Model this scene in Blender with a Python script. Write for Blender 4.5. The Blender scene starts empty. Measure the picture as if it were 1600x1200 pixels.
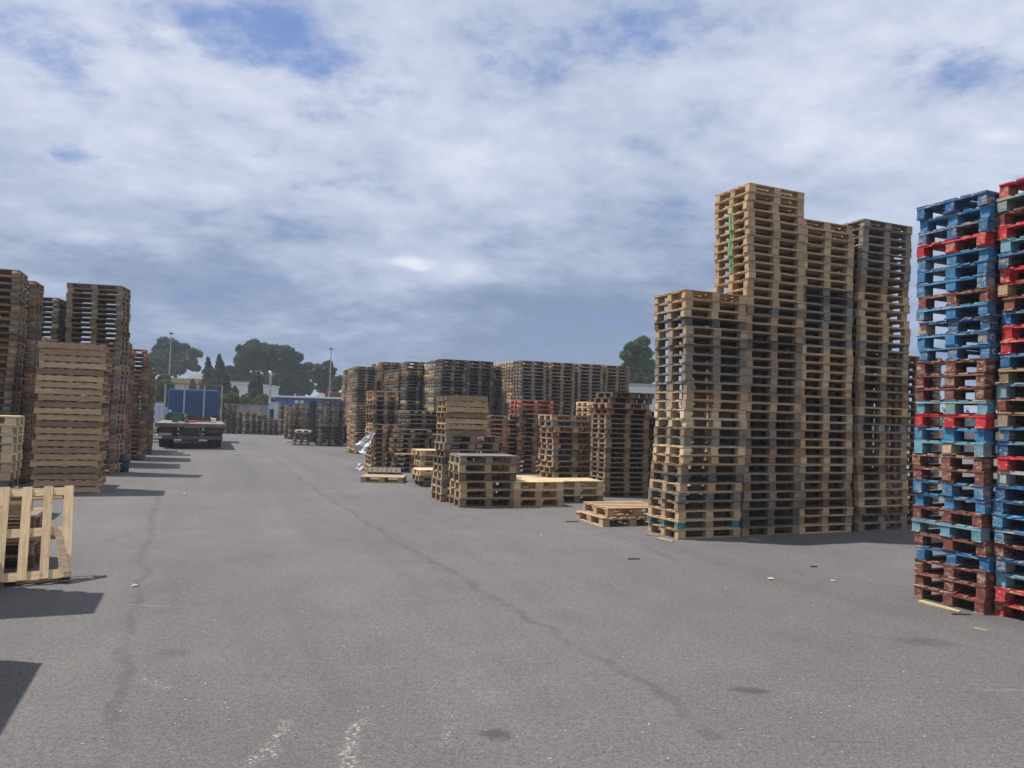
import bpy, math, random
import numpy as np
from mathutils import Matrix, Vector

random.seed(11)
rng = np.random.default_rng(11)
scene = bpy.context.scene
C = bpy.data.collections.new('yard'); scene.collection.children.link(C)
R = math.radians

# ------------------------------------------------------------------ camera
EYE, FPX, PITCH, ROLL = 1.87, 1202.0, math.atan(47 / 1202), 0.030
cam_d = bpy.data.cameras.new('camera'); cam = bpy.data.objects.new('camera', cam_d); C.objects.link(cam)
cam_d.sensor_width = 36.0; cam_d.lens = 36.0 * FPX / 1600.0
cam_d.clip_start = 0.05; cam_d.clip_end = 6000
CM = Matrix.Rotation(R(90) + PITCH, 3, 'X') @ Matrix.Rotation(ROLL, 3, 'Z')
cam.matrix_world = Matrix.Translation((0, 0, EYE)) @ CM.to_4x4()
scene.camera = cam

def ray(px, py):
    return CM @ Vector(((px - 800) / FPX, -(py - 600) / FPX, -1.0))
def on_ground(px, py):
    d = ray(px, py); t = -EYE / d.z
    return Vector((d.x * t, d.y * t, 0))
def at_depth(px, py, Y):
    d = ray(px, py); t = Y / d.y
    return Vector((d.x * t, Y, EYE + d.z * t))

# ------------------------------------------------------------------ sun and sky
SUN_EL, SUN_AZ_VEC = R(64.5), Vector((-0.992, 0.124, 0)).normalized()
to_sun = (SUN_AZ_VEC * math.cos(SUN_EL) + Vector((0, 0, math.sin(SUN_EL)))).normalized()
sun_d = bpy.data.lights.new('sun', 'SUN'); sun_d.energy = 5.0; sun_d.angle = R(0.6); sun_d.color = (1.0, 0.955, 0.89)
sun = bpy.data.objects.new('sun', sun_d); C.objects.link(sun)
sun.rotation_euler = to_sun.to_track_quat('Z', 'Y').to_euler()

world = bpy.data.worlds.new('World'); scene.world = world; world.use_nodes = True
wn, wl = world.node_tree.nodes, world.node_tree.links
for n in list(wn): wn.remove(n)

class NT:
    """small helper to write node trees"""
    def __init__(s, nodes, links): s.n, s.l = nodes, links
    def new(s, t, **kw):
        o = s.n.new(t)
        for k, v in kw.items(): setattr(o, k, v)
        return o
    def link(s, a, b):
        s.l.new(a, b)
    def put(s, sock, v):
        if hasattr(v, 'is_linked'): s.l.new(v, sock)
        else: sock.default_value = v
    def math(s, op, a, b=0.0, c=None, clamp=False):
        o = s.new('ShaderNodeMath', operation=op, use_clamp=clamp)
        s.put(o.inputs[0], a); s.put(o.inputs[1], b)
        if c is not None: s.put(o.inputs[2], c)
        return o.outputs[0]
    def vmath(s, op, a, b=(0, 0, 0)):
        o = s.new('ShaderNodeVectorMath', operation=op)
        s.put(o.inputs[0], a); s.put(o.inputs[1], b)
        return o.outputs['Value'] if op in ('DISTANCE', 'LENGTH', 'DOT_PRODUCT') else o.outputs['Vector']
    def noise(s, vec, scale, detail=4, rough=0.55, dist=0.0, dim='3D', lac=2.0):
        o = s.new('ShaderNodeTexNoise', noise_dimensions=dim)
        s.put(o.inputs['Vector'], vec); o.inputs['Scale'].default_value = scale
        o.inputs['Detail'].default_value = detail; o.inputs['Roughness'].default_value = rough
        o.inputs['Lacunarity'].default_value = lac
        s.put(o.inputs['Distortion'], dist)
        return o.outputs['Fac']
    def rng(s, v, a, b, c=0.0, d=1.0, smooth=False):
        o = s.new('ShaderNodeMapRange'); o.clamp = True
        if smooth: o.interpolation_type = 'SMOOTHSTEP'
        s.put(o.inputs[0], v)
        for i, k in enumerate((a, b, c, d)): s.put(o.inputs[i + 1], k)
        return o.outputs[0]
    def mix(s, f, a, b, mode='MIX'):
        o = s.new('ShaderNodeMix', data_type='RGBA', blend_type=mode)
        s.put(o.inputs['Factor'], f)
        for k, v in (('A', a), ('B', b)):
            sock = [i for i in o.inputs if i.name == k and i.type == 'RGBA'][0]
            if isinstance(v, (tuple, list)) and len(v) == 3: v = (*v, 1)
            s.put(sock, v)
        return [q for q in o.outputs if q.type == 'RGBA'][0]
    def comb(s, x, y, z):
        o = s.new('ShaderNodeCombineXYZ')
        for i, v in enumerate((x, y, z)): s.put(o.inputs[i], v)
        return o.outputs[0]
    def sep(s, v):
        o = s.new('ShaderNodeSeparateXYZ'); s.put(o.inputs[0], v)
        return o.outputs

W = NT(wn, wl)
SKY_S = 0.086
sky = W.new('ShaderNodeTexSky', sky_type='NISHITA'); sky.sun_disc = False
sky.sun_elevation = SUN_EL; sky.sun_rotation = math.atan2(SUN_AZ_VEC.x, SUN_AZ_VEC.y)
sky.air_density = 1.0; sky.dust_density = 0.6; sky.ozone_density = 1.6
tc = W.new('ShaderNodeTexCoord')
sx, sy, sz = W.sep(W.vmath('NORMALIZE', tc.outputs['Generated']))
zc = W.math('ADD', W.math('MAXIMUM', sz, 0.0), 0.24)
U, V = W.math('DIVIDE', sx, zc), W.math('DIVIDE', sy, zc)
P = W.comb(U, V, 0.0)
def sky_p(px, py):
    d = ray(px, py).normalized(); z = max(d.z, 0) + 0.24
    return (d.x / z, d.y / z, 0)
# slow warp, then streaky cloud sheets laid out on a flat layer overhead
warp = W.noise(P, 0.8, 4, 0.55)
Pw = W.vmath('ADD', P, W.comb(W.math('MULTIPLY', W.math('SUBTRACT', warp, 0.5), 0.45), W.math('MULTIPLY', W.math('SUBTRACT', warp, 0.5), 0.35), 0.0))
mp = W.new('ShaderNodeMapping'); mp.inputs['Rotation'].default_value = (0, 0, R(-30)); mp.inputs['Scale'].default_value = (0.95, 1.15, 1)
W.link(Pw, mp.inputs['Vector']); Ps = mp.outputs['Vector']
big = W.noise(Ps, 1.3, 8, 0.55, 0.05)
fine = W.noise(W.vmath('MULTIPLY', P, (1.0, 0.9, 1.0)), 4.4, 10, 0.62, 0.0)
wisps = W.noise(W.vmath('ADD', P, (3.0, 7.0, 0.0)), 12.0, 8, 0.66, 0.0)
def blob(px, py, rad, soft=1.0, squash=1.0):
    q = sky_p(px, py)
    dv = W.vmath('SUBTRACT', P, q)
    a, b, _ = W.sep(dv)
    d = W.vmath('LENGTH', W.comb(a, W.math('MULTIPLY', b, squash), 0))
    return W.rng(d, rad, rad * (1 - soft), 0.0, 1.0, True)
def blobsum(items):
    t = None
    for it in items:
        amp = it[0]; v = W.math('MULTIPLY', blob(*it[1:]), amp)
        t = v if t is None else W.math('ADD', t, v)
    return t
# openings where the blue shows
holes = blobsum([(0.19, 115, 245, 0.12, 1.0, 1.4), (0.085, 290, 40, 0.16), (0.07, 420, 25, 0.10), (0.10, 60, 60, 0.18), (0.07, 1580, 110, 0.30, 1.0, 1.7), (0.05, 1480, 90, 0.20, 1.0, 1.4), (0.09, 560, 130, 0.20),
                 (0.09, 430, 60, 0.18), (0.10, 1590, 290, 0.13), (0.10, 410, 245, 0.08, 1.0, 2.0), (0.08, 1000, 60, 0.14), (0.03, 1330, 290, 0.2), (0.07, 350, 330, 0.08, 1.0, 2.0)])
hs = W.math('ADD', W.math('MULTIPLY', big, 0.42), W.math('ADD', W.math('MULTIPLY', fine, 0.40), W.math('MULTIPLY', wisps, 0.18)))
cover = W.rng(W.math('SUBTRACT', hs, holes), 0.30, 0.47, 0.0, 1.0, True)
low = W.rng(sz, 0.03, 0.16, 1.0, 0.0, True)
cover = W.math('MAXIMUM', cover, W.math('MULTIPLY', low, 0.86))
# how thick (so how grey) the sheet is
grey = blobsum([(0.13, 800, 540, 1.1, 1.0, 0.8), (0.06, 1150, 330, 0.6), (0.14, 250, 420, 0.45, 1.0, 2.2), (0.07, 900, 300, 0.3), (0.10, 1000, 440, 0.5), (0.14, 800, 470, 0.5, 1.0, 2.0)])
lit = blobsum([(0.34, 640, 410, 0.10, 0.9, 1.6), (0.22, 655, 420, 0.05, 0.8, 1.6), (0.14, 690, 425, 0.2, 1.0), (0.14, 745, 372, 0.14, 1.0, 2.0), (0.20, 130, 372, 0.16, 1.0, 2.6), (0.12, 60, 340, 0.2),
               (0.14, 330, 160, 0.4), (0.14, 60, 150, 0.3), (0.12, 450, 290, 0.3), (0.26, 1560, 212, 0.08, 1.0, 1.8), (0.06, 1180, 150, 0.3), (0.10, 560, 300, 0.25), (0.10, 330, 360, 0.12, 1.0, 3.0)])
up = W.rng(sz, 0.05, 0.42, 0.0, 1.0)
tone = W.math('ADD', W.math('ADD', W.math('MULTIPLY', W.math('SUBTRACT', big, 0.5), 1.5), W.math('ADD', W.math('MULTIPLY', W.math('SUBTRACT', fine, 0.5), 0.78), W.math('MULTIPLY', W.math('SUBTRACT', wisps, 0.5), 0.36))), W.math('MULTIPLY', up, 0.46))
tone = W.math('SUBTRACT', W.math('ADD', W.math('ADD', tone, lit), 0.275), W.math('ADD', grey, W.rng(sz, 0.03, 0.26, 0.115, 0.0, True)))
ramp = W.new('ShaderNodeValToRGB'); W.link(tone, ramp.inputs[0])
els = ramp.color_ramp.elements
els[0].position = 0.02; els[0].color = (0.225, 0.300, 0.450, 1)
els[1].position = 1.0; els[1].color = (0.80, 0.835, 0.92, 1)
for pos, col in ((0.25, (0.305, 0.385, 0.550)), (0.50, (0.455, 0.530, 0.700)), (0.74, (0.61, 0.67, 0.82))):
    e = els.new(pos); e.color = (*col, 1)
cl = W.mix(1.0, ramp.outputs[0], (10.0, 10.0, 10.0), 'MULTIPLY')
sky_c = W.mix(1.0, sky.outputs[0], (0.80, 0.86, 1.12), 'MULTIPLY')
bluec = W.mix(0.72, sky_c, (1.75, 3.0, 6.4))
col = W.mix(W.rng(cover, 0, 1, 0.10, 1.0), bluec, cl)
bg = W.new('ShaderNodeBackground'); bg.inputs['Strength'].default_value = SKY_S
W.link(col, bg.inputs['Color'])
wo = W.new('ShaderNodeOutputWorld'); W.link(bg.outputs[0], wo.inputs['Surface'])

scene.view_settings.view_transform = 'Standard'; scene.view_settings.look = 'None'
scene.view_settings.exposure = 0.22; scene.view_settings.gamma = 1.0
scene.view_settings.use_curve_mapping = False
scene.render.engine = 'CYCLES'
scene.cycles.max_bounces = 6; scene.cycles.diffuse_bounces = 2; scene.cycles.glossy_bounces = 2
scene.cycles.transparent_max_bounces = 6; scene.cycles.caustics_reflective = False; scene.cycles.caustics_refractive = False

# ------------------------------------------------------------------ materials
MATS = {}
def material(name, base=(0.5, 0.5, 0.5), rough=0.8, metal=0.0, var=0.0, vscale=8.0, bump=0.0, bscale=30.0, dirt=None, trans=0.0):
    if name in MATS: return MATS[name]
    m = bpy.data.materials.new(name); m.use_nodes = True
    T = NT(m.node_tree.nodes, m.node_tree.links); b = T.n['Principled BSDF']
    b.inputs['Roughness'].default_value = rough; b.inputs['Metallic'].default_value = metal
    tcn = T.new('ShaderNodeTexCoord'); v = tcn.outputs['Object']
    c = None
    if var > 0:
        n = T.noise(v, vscale, 5, 0.6)
        lo = tuple(x * (1 - var) for x in base); hi = tuple(min(1, x * (1 + var)) for x in base)
        c = T.mix(T.rng(n, 0.3, 0.7), lo, hi)
    if dirt:
        n2 = T.noise(v, vscale * 2.3, 6, 0.65, 0.6)
        c = T.mix(T.rng(n2, 0.52, 0.68, 0, 0.8), c if c is not None else (*base, 1), dirt)
    if c is None: b.inputs['Base Color'].default_value = (*base, 1)
    else: T.link(c, b.inputs['Base Color'])
    if bump:
        bn = T.new('ShaderNodeBump'); bn.inputs['Strength'].default_value = bump; bn.inputs['Distance'].default_value = 0.01
        T.link(T.noise(v, bscale, 5, 0.6), bn.inputs['Height']); T.link(bn.outputs[0], b.inputs['Normal'])
    MATS[name] = m
    return m

def wood_tree(name, source):
    """timber whose tone comes from the piece's own colour; grain, knots, grime are procedural"""
    m = bpy.data.materials.new(name); m.use_nodes = True
    T = NT(m.node_tree.nodes, m.node_tree.links); b = T.n['Principled BSDF']
    if source == 'object':
        oi = T.new('ShaderNodeObjectInfo'); base = oi.outputs['Color']; rnd = oi.outputs['Random']
        tcn = T.new('ShaderNodeTexCoord')
        v = T.vmath('ADD', tcn.outputs['Object'], T.comb(T.math('MULTIPLY', rnd, 37.0), T.math('MULTIPLY', rnd, 11.0), T.math('MULTIPLY', rnd, 23.0)))
    else:
        at = T.new('ShaderNodeAttribute'); at.attribute_name = 'tone'; base = at.outputs['Color']
        v = T.new('ShaderNodeNewGeometry').outputs['Position']
    mpn = T.new('ShaderNodeMapping'); mpn.inputs['Scale'].default_value = (3.0, 42.0, 42.0); T.link(v, mpn.inputs['Vector'])
    grain = T.noise(mpn.outputs[0], 1.0, 5, 0.6, 0.8)
    blot = T.noise(v, 5.0, 4, 0.6)
    c = T.mix(T.rng(grain, 0.30, 0.72), T.mix(1.0, base, (0.70, 0.66, 0.62), 'MULTIPLY'), T.mix(1.0, base, (1.18, 1.16, 1.12), 'MULTIPLY'))
    c = T.mix(T.rng(blot, 0.52, 0.78, 0, 0.55), c, T.mix(1.0, base, (0.55, 0.56, 0.60), 'MULTIPLY'))
    if source == 'object':
        vor = T.new('ShaderNodeTexVoronoi'); vor.inputs['Scale'].default_value = 5.5; T.link(v, vor.inputs['Vector'])
        c = T.mix(T.rng(vor.outputs['Distance'], 0.10, 0.05, 0, 0.6), c, T.mix(1.0, base, (0.32, 0.24, 0.18), 'MULTIPLY'))
    T.link(c, b.inputs['Base Color']); b.inputs['Roughness'].default_value = 0.86
    b.inputs['Specular IOR Level'].default_value = 0.25
    if source == 'object':
        bn = T.new('ShaderNodeBump'); bn.inputs['Strength'].default_value = 0.35; bn.inputs['Distance'].default_value = 0.004
        T.link(grain, bn.inputs['Height']); T.link(bn.outputs[0], b.inputs['Normal'])
    return m
WOOD = wood_tree('pallet_wood', 'object'); WOODFAR = wood_tree('pallet_wood_far', 'attribute')

def paint_tree():
    m = bpy.data.materials.new('worn_paint'); m.use_nodes = True
    T = NT(m.node_tree.nodes, m.node_tree.links); b = T.n['Principled BSDF']
    oi = T.new('ShaderNodeObjectInfo'); rnd = oi.outputs['Random']; tcn = T.new('ShaderNodeTexCoord')
    v = T.vmath('ADD', tcn.outputs['Object'], T.comb(T.math('MULTIPLY', rnd, 37.0), T.math('MULTIPLY', rnd, 11.0), T.math('MULTIPLY', rnd, 23.0)))
    mpn = T.new('ShaderNodeMapping'); mpn.inputs['Scale'].default_value = (5.0, 20.0, 30.0); T.link(v, mpn.inputs['Vector'])
    g = T.noise(mpn.outputs[0], 1.0, 6, 0.66, 0.7); blot = T.noise(v, 9.0, 5, 0.65)
    w = T.math('ADD', T.math('MULTIPLY', g, 0.55), T.math('MULTIPLY', blot, 0.45))
    edge = T.math('MULTIPLY', rnd, -0.10)
    worn = T.rng(T.math('SUBTRACT', w, T.math('ADD', edge, 0.580)), -0.02, 0.05)
    wood = T.mix(T.rng(g, 0.35, 0.65), (0.20, 0.145, 0.09), (0.42, 0.33, 0.21))
    pc = T.mix(T.rng(blot, 0.3, 0.7), T.mix(1.0, oi.outputs['Color'], (0.72, 0.74, 0.78), 'MULTIPLY'), T.mix(1.0, oi.outputs['Color'], (1.2, 1.18, 1.15), 'MULTIPLY'))
    pc = T.mix(T.rng(g, 0.60, 0.72, 0, 0.35), pc, (0.30, 0.34, 0.36))
    T.link(T.mix(T.math('MULTIPLY', worn, 0.85), pc, wood), b.inputs['Base Color']); b.inputs['Roughness'].default_value = 0.66
    bn = T.new('ShaderNodeBump'); bn.inputs['Strength'].default_value = 0.3; bn.inputs['Distance'].default_value = 0.004
    T.link(w, bn.inputs['Height']); T.link(bn.outputs[0], b.inputs['Normal'])
    return m
PAINT = paint_tree()

def leaf_mat(name, c1, c2, c3):
    m = bpy.data.materials.new(name); m.use_nodes = True
    T = NT(m.node_tree.nodes, m.node_tree.links); b = T.n['Principled BSDF']
    geo = T.new('ShaderNodeNewGeometry'); r = geo.outputs['Random Per Island']
    n = T.noise(geo.outputs['Position'], 0.9, 3, 0.6)
    c = T.mix(T.rng(n, 0.35, 0.65), c1, c2); c = T.mix(T.rng(r, 0.55, 1.0, 0, 0.8), c, c3)
    T.link(c, b.inputs['Base Color']); b.inputs['Roughness'].default_value = 0.7; b.inputs['Specular IOR Level'].default_value = 0.2
    tr = T.new('ShaderNodeBsdfTranslucent'); T.link(c, tr.inputs['Color'])
    mx = T.new('ShaderNodeMixShader'); mx.inputs[0].default_value = 0.25
    T.link(b.outputs[0], mx.inputs[1]); T.link(tr.outputs[0], mx.inputs[2])
    T.link(mx.outputs[0], T.n['Material Output'].inputs['Surface'])
    return m

# ------------------------------------------------------------------ mesh helpers
BOXF = np.array([[0, 3, 2, 1], [4, 5, 6, 7], [0, 1, 5, 4], [1, 2, 6, 5], [2, 3, 7, 6], [3, 0, 4, 7]])
def box_verts(x0, x1, y0, y1, z0, z1):
    return [(x0, y0, z0), (x1, y0, z0), (x1, y1, z0), (x0, y1, z0), (x0, y0, z1), (x1, y0, z1), (x1, y1, z1), (x0, y1, z1)]
class MB:
    """collects shapes into one mesh"""
    def __init__(s): s.v, s.f = [], []
    def add(s, vs, fs):
        k = len(s.v); s.v += [tuple(p) for p in vs]; s.f += [tuple(i + k for i in f) for f in fs]; return s
    def box(s, x0, x1, y0, y1, z0, z1, M=None):
        vs = [Vector(p) for p in box_verts(x0, x1, y0, y1, z0, z1)]
        if M is not None: vs = [M @ p for p in vs]
        return s.add(vs, BOXF.tolist())
    def tube(s, a, b, r0, r1=None, n=10, cap=True):
        a, b = Vector(a), Vector(b); r1 = r0 if r1 is None else r1
        q = (b - a).to_track_quat('Z', 'Y'); vs = []
        for p, r in ((a, r0), (b, r1)):
            for i in range(n):
                t = 2 * math.pi * i / n
                vs.append(p + q @ Vector((r * math.cos(t), r * math.sin(t), 0)))
        fs = [(i, (i + 1) % n, n + (i + 1) % n, n + i) for i in range(n)]
        if cap: fs += [tuple(range(n - 1, -1, -1)), tuple(range(n, 2 * n))]
        return s.add(vs, fs)
    def prism(s, pts, y0, y1):
        n = len(pts)
        vs = [(x, y0, z) for x, z in pts] + [(x, y1, z) for x, z in pts]
        fs = [(i, (i + 1) % n, n + (i + 1) % n, n + i) for i in range(n)] + [tuple(range(n - 1, -1, -1)), tuple(range(n, 2 * n))]
        return s.add(vs, fs)
    def lathe(s, prof, n=20, M=None):
        vs = [Vector((r * math.cos(2 * math.pi * i / n), r * math.sin(2 * math.pi * i / n), z)) for r, z in prof for i in range(n)]
        if M is not None: vs = [M @ p for p in vs]
        fs = []
        for k in range(len(prof) - 1):
            for i in range(n): fs.append((k * n + i, k * n + (i + 1) % n, (k + 1) * n + (i + 1) % n, (k + 1) * n + i))
        fs += [tuple(range(n - 1, -1, -1)), tuple(range((len(prof) - 1) * n, len(prof) * n))]
        return s.add(vs, fs)
    def mesh(s, name, mat, bevel=0):
        me = bpy.data.meshes.new(name); me.from_pydata([tuple(p) for p in s.v], [], s.f); me.materials.append(mat); me.update()
        if bevel:
            import bmesh
            bm = bmesh.new(); bm.from_mesh(me)
            bmesh.ops.recalc_face_normals(bm, faces=bm.faces)
            bmesh.ops.bevel(bm, geom=list(bm.edges), offset=bevel, segments=2, affect='EDGES', profile=0.6)
            bm.to_mesh(me); bm.free()
        return me
    def build(s, name, mat, parent=None, loc=(0, 0, 0), rz=0, bevel=0, smooth=False):
        me = s.mesh(name, mat, bevel)
        if smooth:
            for p in me.polygons: p.use_smooth = True
        return link(name, me, parent, loc, rz)
def link(name, me, parent=None, loc=(0, 0, 0), rz=0):
    o = bpy.data.objects.new(name, me); C.objects.link(o); o.location = loc
    if rz: o.rotation_euler = (0, 0, rz)
    if parent is not None: o.parent = parent
    return o
def tag(o, label, cat, group=None):
    o['label'] = label; o['category'] = cat
    if group: o['group'] = group
    return o
def thing(name, label, cat, loc=(0, 0, 0), rz=0, group=None):
    o = bpy.data.objects.new(name, None); C.objects.link(o); o.empty_display_size = 0.1
    o.location = loc; o.rotation_euler = (0, 0, rz)
    return tag(o, label, cat, group)

# ------------------------------------------------------------------ ground
def asphalt():
    m = bpy.data.materials.new('asphalt'); m.use_nodes = True
    T = NT(m.node_tree.nodes, m.node_tree.links); b = T.n['Principled BSDF']
    pos = T.new('ShaderNodeNewGeometry').outputs['Position']
    patch = T.noise(pos, 0.22, 5, 0.6, 0.6); mid = T.noise(pos, 1.6, 5, 0.65, 0.3)
    grit = T.noise(pos, 60, 5, 0.8); grit2 = T.noise(pos, 22, 5, 0.8)
    c = T.mix(T.rng(patch, 0.32, 0.68), (0.099, 0.093, 0.094), (0.129, 0.121, 0.119))
    c = T.mix(T.rng(mid, 0.35, 0.70, 0, 0.45), c, (0.082, 0.077, 0.076))
    g = T.math('ADD', T.math('MULTIPLY', grit, 0.68), T.math('MULTIPLY', grit2, 0.32))
    c = T.mix(1.0, c, T.mix(T.rng(g, 0.38, 0.62), (0.42, 0.42, 0.43), (1.62, 1.60, 1.56)), 'MULTIPLY')
    # pale stones worn bare
    vo = T.new('ShaderNodeTexVoronoi'); vo.inputs['Scale'].default_value = 38; T.link(pos, vo.inputs['Vector'])
    stone = T.math('MULTIPLY', T.rng(vo.outputs['Distance'], 0.16, 0.10), T.rng(T.noise(pos, 3.0, 4, 0.7), 0.53, 0.66))
    c = T.mix(T.math('MULTIPLY', stone, 0.6), c, (0.34, 0.32, 0.28))
    px, py, _ = T.sep(pos)
    flat = T.comb(px, py, 0)
    wob = T.math('MULTIPLY', T.math('SUBTRACT', T.noise(flat, 0.9, 7, 0.72), 0.5), 0.55)
    def seg(a, bb):
        ax, ay = a; bx, by = bb; dx, dy = bx - ax, by - ay; L2 = dx * dx + dy * dy
        t = T.math('DIVIDE', T.math('ADD', T.math('MULTIPLY', T.math('SUBTRACT', px, ax), dx), T.math('MULTIPLY', T.math('SUBTRACT', py, ay), dy)), L2, clamp=True)
        qx = T.math('SUBTRACT', T.math('SUBTRACT', px, ax), T.math('MULTIPLY', t, dx))
        qy = T.math('SUBTRACT', T.math('SUBTRACT', py, ay), T.math('MULTIPLY', t, dy))
        return T.vmath('LENGTH', T.comb(T.math('ADD', qx, wob), T.math('ADD', qy, T.math('MULTIPLY', wob, 0.5)), 0))
    def line(pix):
        pts = [on_ground(*p) for p in pix]; pts = [(p.x, p.y) for p in pts]; d = None
        for a, bb in zip(pts, pts[1:]):
            s_ = seg(a, bb); d = s_ if d is None else T.math('MINIMUM', d, s_)
        return d
    brk = T.noise(flat, 2.2, 4, 0.7)
    # hairline cracks in a few places
    cv = T.new('ShaderNodeTexVoronoi'); cv.feature = 'DISTANCE_TO_EDGE'; cv.inputs['Scale'].default_value = 0.55
    cw = T.noise(flat, 1.7, 6, 0.7)
    T.link(T.vmath('ADD', flat, T.comb(T.math('MULTIPLY', cw, 1.6), T.math('MULTIPLY', T.noise(flat, 2.3, 6, 0.7), 1.6), 0)), cv.inputs['Vector'])
    ck = T.math('MULTIPLY', T.rng(cv.outputs['Distance'], 0.010, 0.002), T.rng(T.noise(flat, 0.33, 3, 0.5), 0.52, 0.62, 0, 0.5))
    c = T.mix(ck, c, (0.035, 0.033, 0.034))
    # worn wheel paths running down the yard: slightly smoother and paler
    mt = T.new('ShaderNodeMapping'); mt.inputs['Rotation'].default_value = (0, 0, R(-21.8)); T.link(flat, mt.inputs['Vector'])
    ux, uy, _u = T.sep(mt.outputs[0])
    lane = T.noise(T.comb(T.math('MULTIPLY', ux, 0.9), T.math('MULTIPLY', uy, 0.06), 0), 1.0, 5, 0.65, 0.2)
    c = T.mix(T.rng(lane, 0.50, 0.70, 0, 0.42), c, T.mix(1.0, c, (1.32, 1.31, 1.28), 'MULTIPLY'))
    c = T.mix(T.rng(lane, 0.48, 0.30, 0, 0.45), c, T.mix(1.0, c, (0.70, 0.70, 0.71), 'MULTIPLY'))
    for pix, w, amt in (([(395, 690), (470, 750), (570, 815), (680, 880), (790, 945), (900, 1005), (1010, 1070), (1120, 1150)], 0.050, 0.50),
                        ([(250, 775), (232, 830), (222, 900), (205, 980), (192, 1060), (178, 1200)], 0.042, 0.46),
                        ([(1060, 880), (1000, 850), (940, 832)], 0.06, 0.4), ([(300, 765), (420, 768), (560, 760)], 0.2, 0.18)):
        d = line(pix)
        k = T.math('MULTIPLY', T.rng(d, w * 1.6, w * 0.3, 0, amt, True), T.rng(brk, 0.36, 0.58, 0.15, 1.0))
        c = T.mix(k, c, (0.052, 0.048, 0.049))
    # oil spots
    for sxy, rx, ry, amt in (((775, 1148), 0.13, 0.05, 0.8), ((1175, 1079), 0.19, 0.045, 0.75), ((272, 1020), 0.17, 0.07, 0.30), ((1445, 1003), 0.3, 0.09, 0.35)):
        q = on_ground(*sxy)
        dd = T.vmath('LENGTH', T.comb(T.math('DIVIDE', T.math('SUBTRACT', px, q.x), rx), T.math('DIVIDE', T.math('SUBTRACT', py, q.y), ry * 2), 0))
        dd = T.math('ADD', dd, T.math('MULTIPLY', T.math('SUBTRACT', T.noise(flat, 14, 4, 0.7), 0.5), 1.4))
        c = T.mix(T.rng(dd, 1.0, 0.35, 0, amt, True), c, (0.045, 0.043, 0.045))
    # pale scrapes
    for pa, w, amt in (([(430, 1130), (425, 1180)], 0.05, 0.9), ([(566, 1130), (556, 1165), (545, 1200)], 0.06, 1.0), ([(225, 1060), (260, 1075)], 0.06, 0.4), ([(700, 1135), (690, 1165)], 0.05, 0.35), ([(395, 1195), (405, 1182)], 0.04, 0.7)):
        d = line(pa)
        k = T.math('MULTIPLY', T.rng(d, w * 1.35, 0.0, 0, amt, True), T.rng(T.noise(flat, 34, 6, 0.85), 0.52, 0.60))
        c = T.mix(k, c, (0.52, 0.50, 0.42))
    # long faint drag marks between the stacks
    mpn = T.new('ShaderNodeMapping'); mpn.inputs['Rotation'].default_value = (0, 0, R(-14)); mpn.inputs['Scale'].default_value = (0.5, 7, 1); T.link(flat, mpn.inputs['Vector'])
    drag = T.noise(mpn.outputs[0], 1.0, 5, 0.7)
    c = T.mix(T.math('MULTIPLY', T.rng(drag, 0.62, 0.72), T.rng(T.noise(flat, 0.5, 3, 0.5), 0.45, 0.65, 0, 0.30)), c, (0.30, 0.29, 0.275))
    T.link(c, b.inputs['Base Color']); b.inputs['Roughness'].default_value = 0.84; b.inputs['Specular IOR Level'].default_value = 0.35
    bn = T.new('ShaderNodeBump'); bn.inputs['Strength'].default_value = 0.8; bn.inputs['Distance'].default_value = 0.008
    T.link(g, bn.inputs['Height']); T.link(bn.outputs[0], b.inputs['Normal'])
    return m
def sheet(name, x0, x1, y0, y1, z, mat, nx=1, ny=1):
    vs = [(x0 + (x1 - x0) * i / nx, y0 + (y1 - y0) * j / ny, z) for j in range(ny + 1) for i in range(nx + 1)]
    fs = [(j * (nx + 1) + i, j * (nx + 1) + i + 1, (j + 1) * (nx + 1) + i + 1, (j + 1) * (nx + 1) + i) for j in range(ny) for i in range(nx)]
    o = MB().add(vs, fs).build(name, mat); o['kind'] = 'structure'; return o
sheet('ground', -1000, 1000, -400, 1100, -0.03, material('dry_grass', (0.11, 0.115, 0.05), 0.95, var=0.35, vscale=0.4))
sheet('yard_asphalt', -60, 60, -25, 56.8, 0.0, asphalt())

# ------------------------------------------------------------------ pallets
TONES = {
    't': ((0.485, 0.350, 0.220), 'tan'), 'y': ((0.64, 0.50, 0.32), 'pale yellow'), 'b': ((0.295, 0.212, 0.142), 'brown'),
    'g': ((0.255, 0.220, 0.182), 'grey'), 'd': ((0.135, 0.115, 0.098), 'dark grey'), 'k': ((0.185, 0.130, 0.088), 'dark brown'),
    'r': ((0.350, 0.190, 0.120), 'reddish brown'), 'p': ((0.46, 0.18, 0.135), 'pinkish red'),
    'B': ((0.018, 0.100, 0.235), 'dark blue'), 'M': ((0.035, 0.175, 0.330), 'blue'), 'L': ((0.125, 0.300, 0.375), 'light blue'),
    'R': ((0.480, 0.018, 0.030), 'bright red'), 'N': ((0.170, 0.050, 0.040), 'maroon'), 'W': ((0.33, 0.23, 0.15), 'unpainted brown'), 'A': ((0.40, 0.42, 0.40), 'whitish'),
}
PAINTED = set('BMLRNA')
_cache = {}
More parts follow.
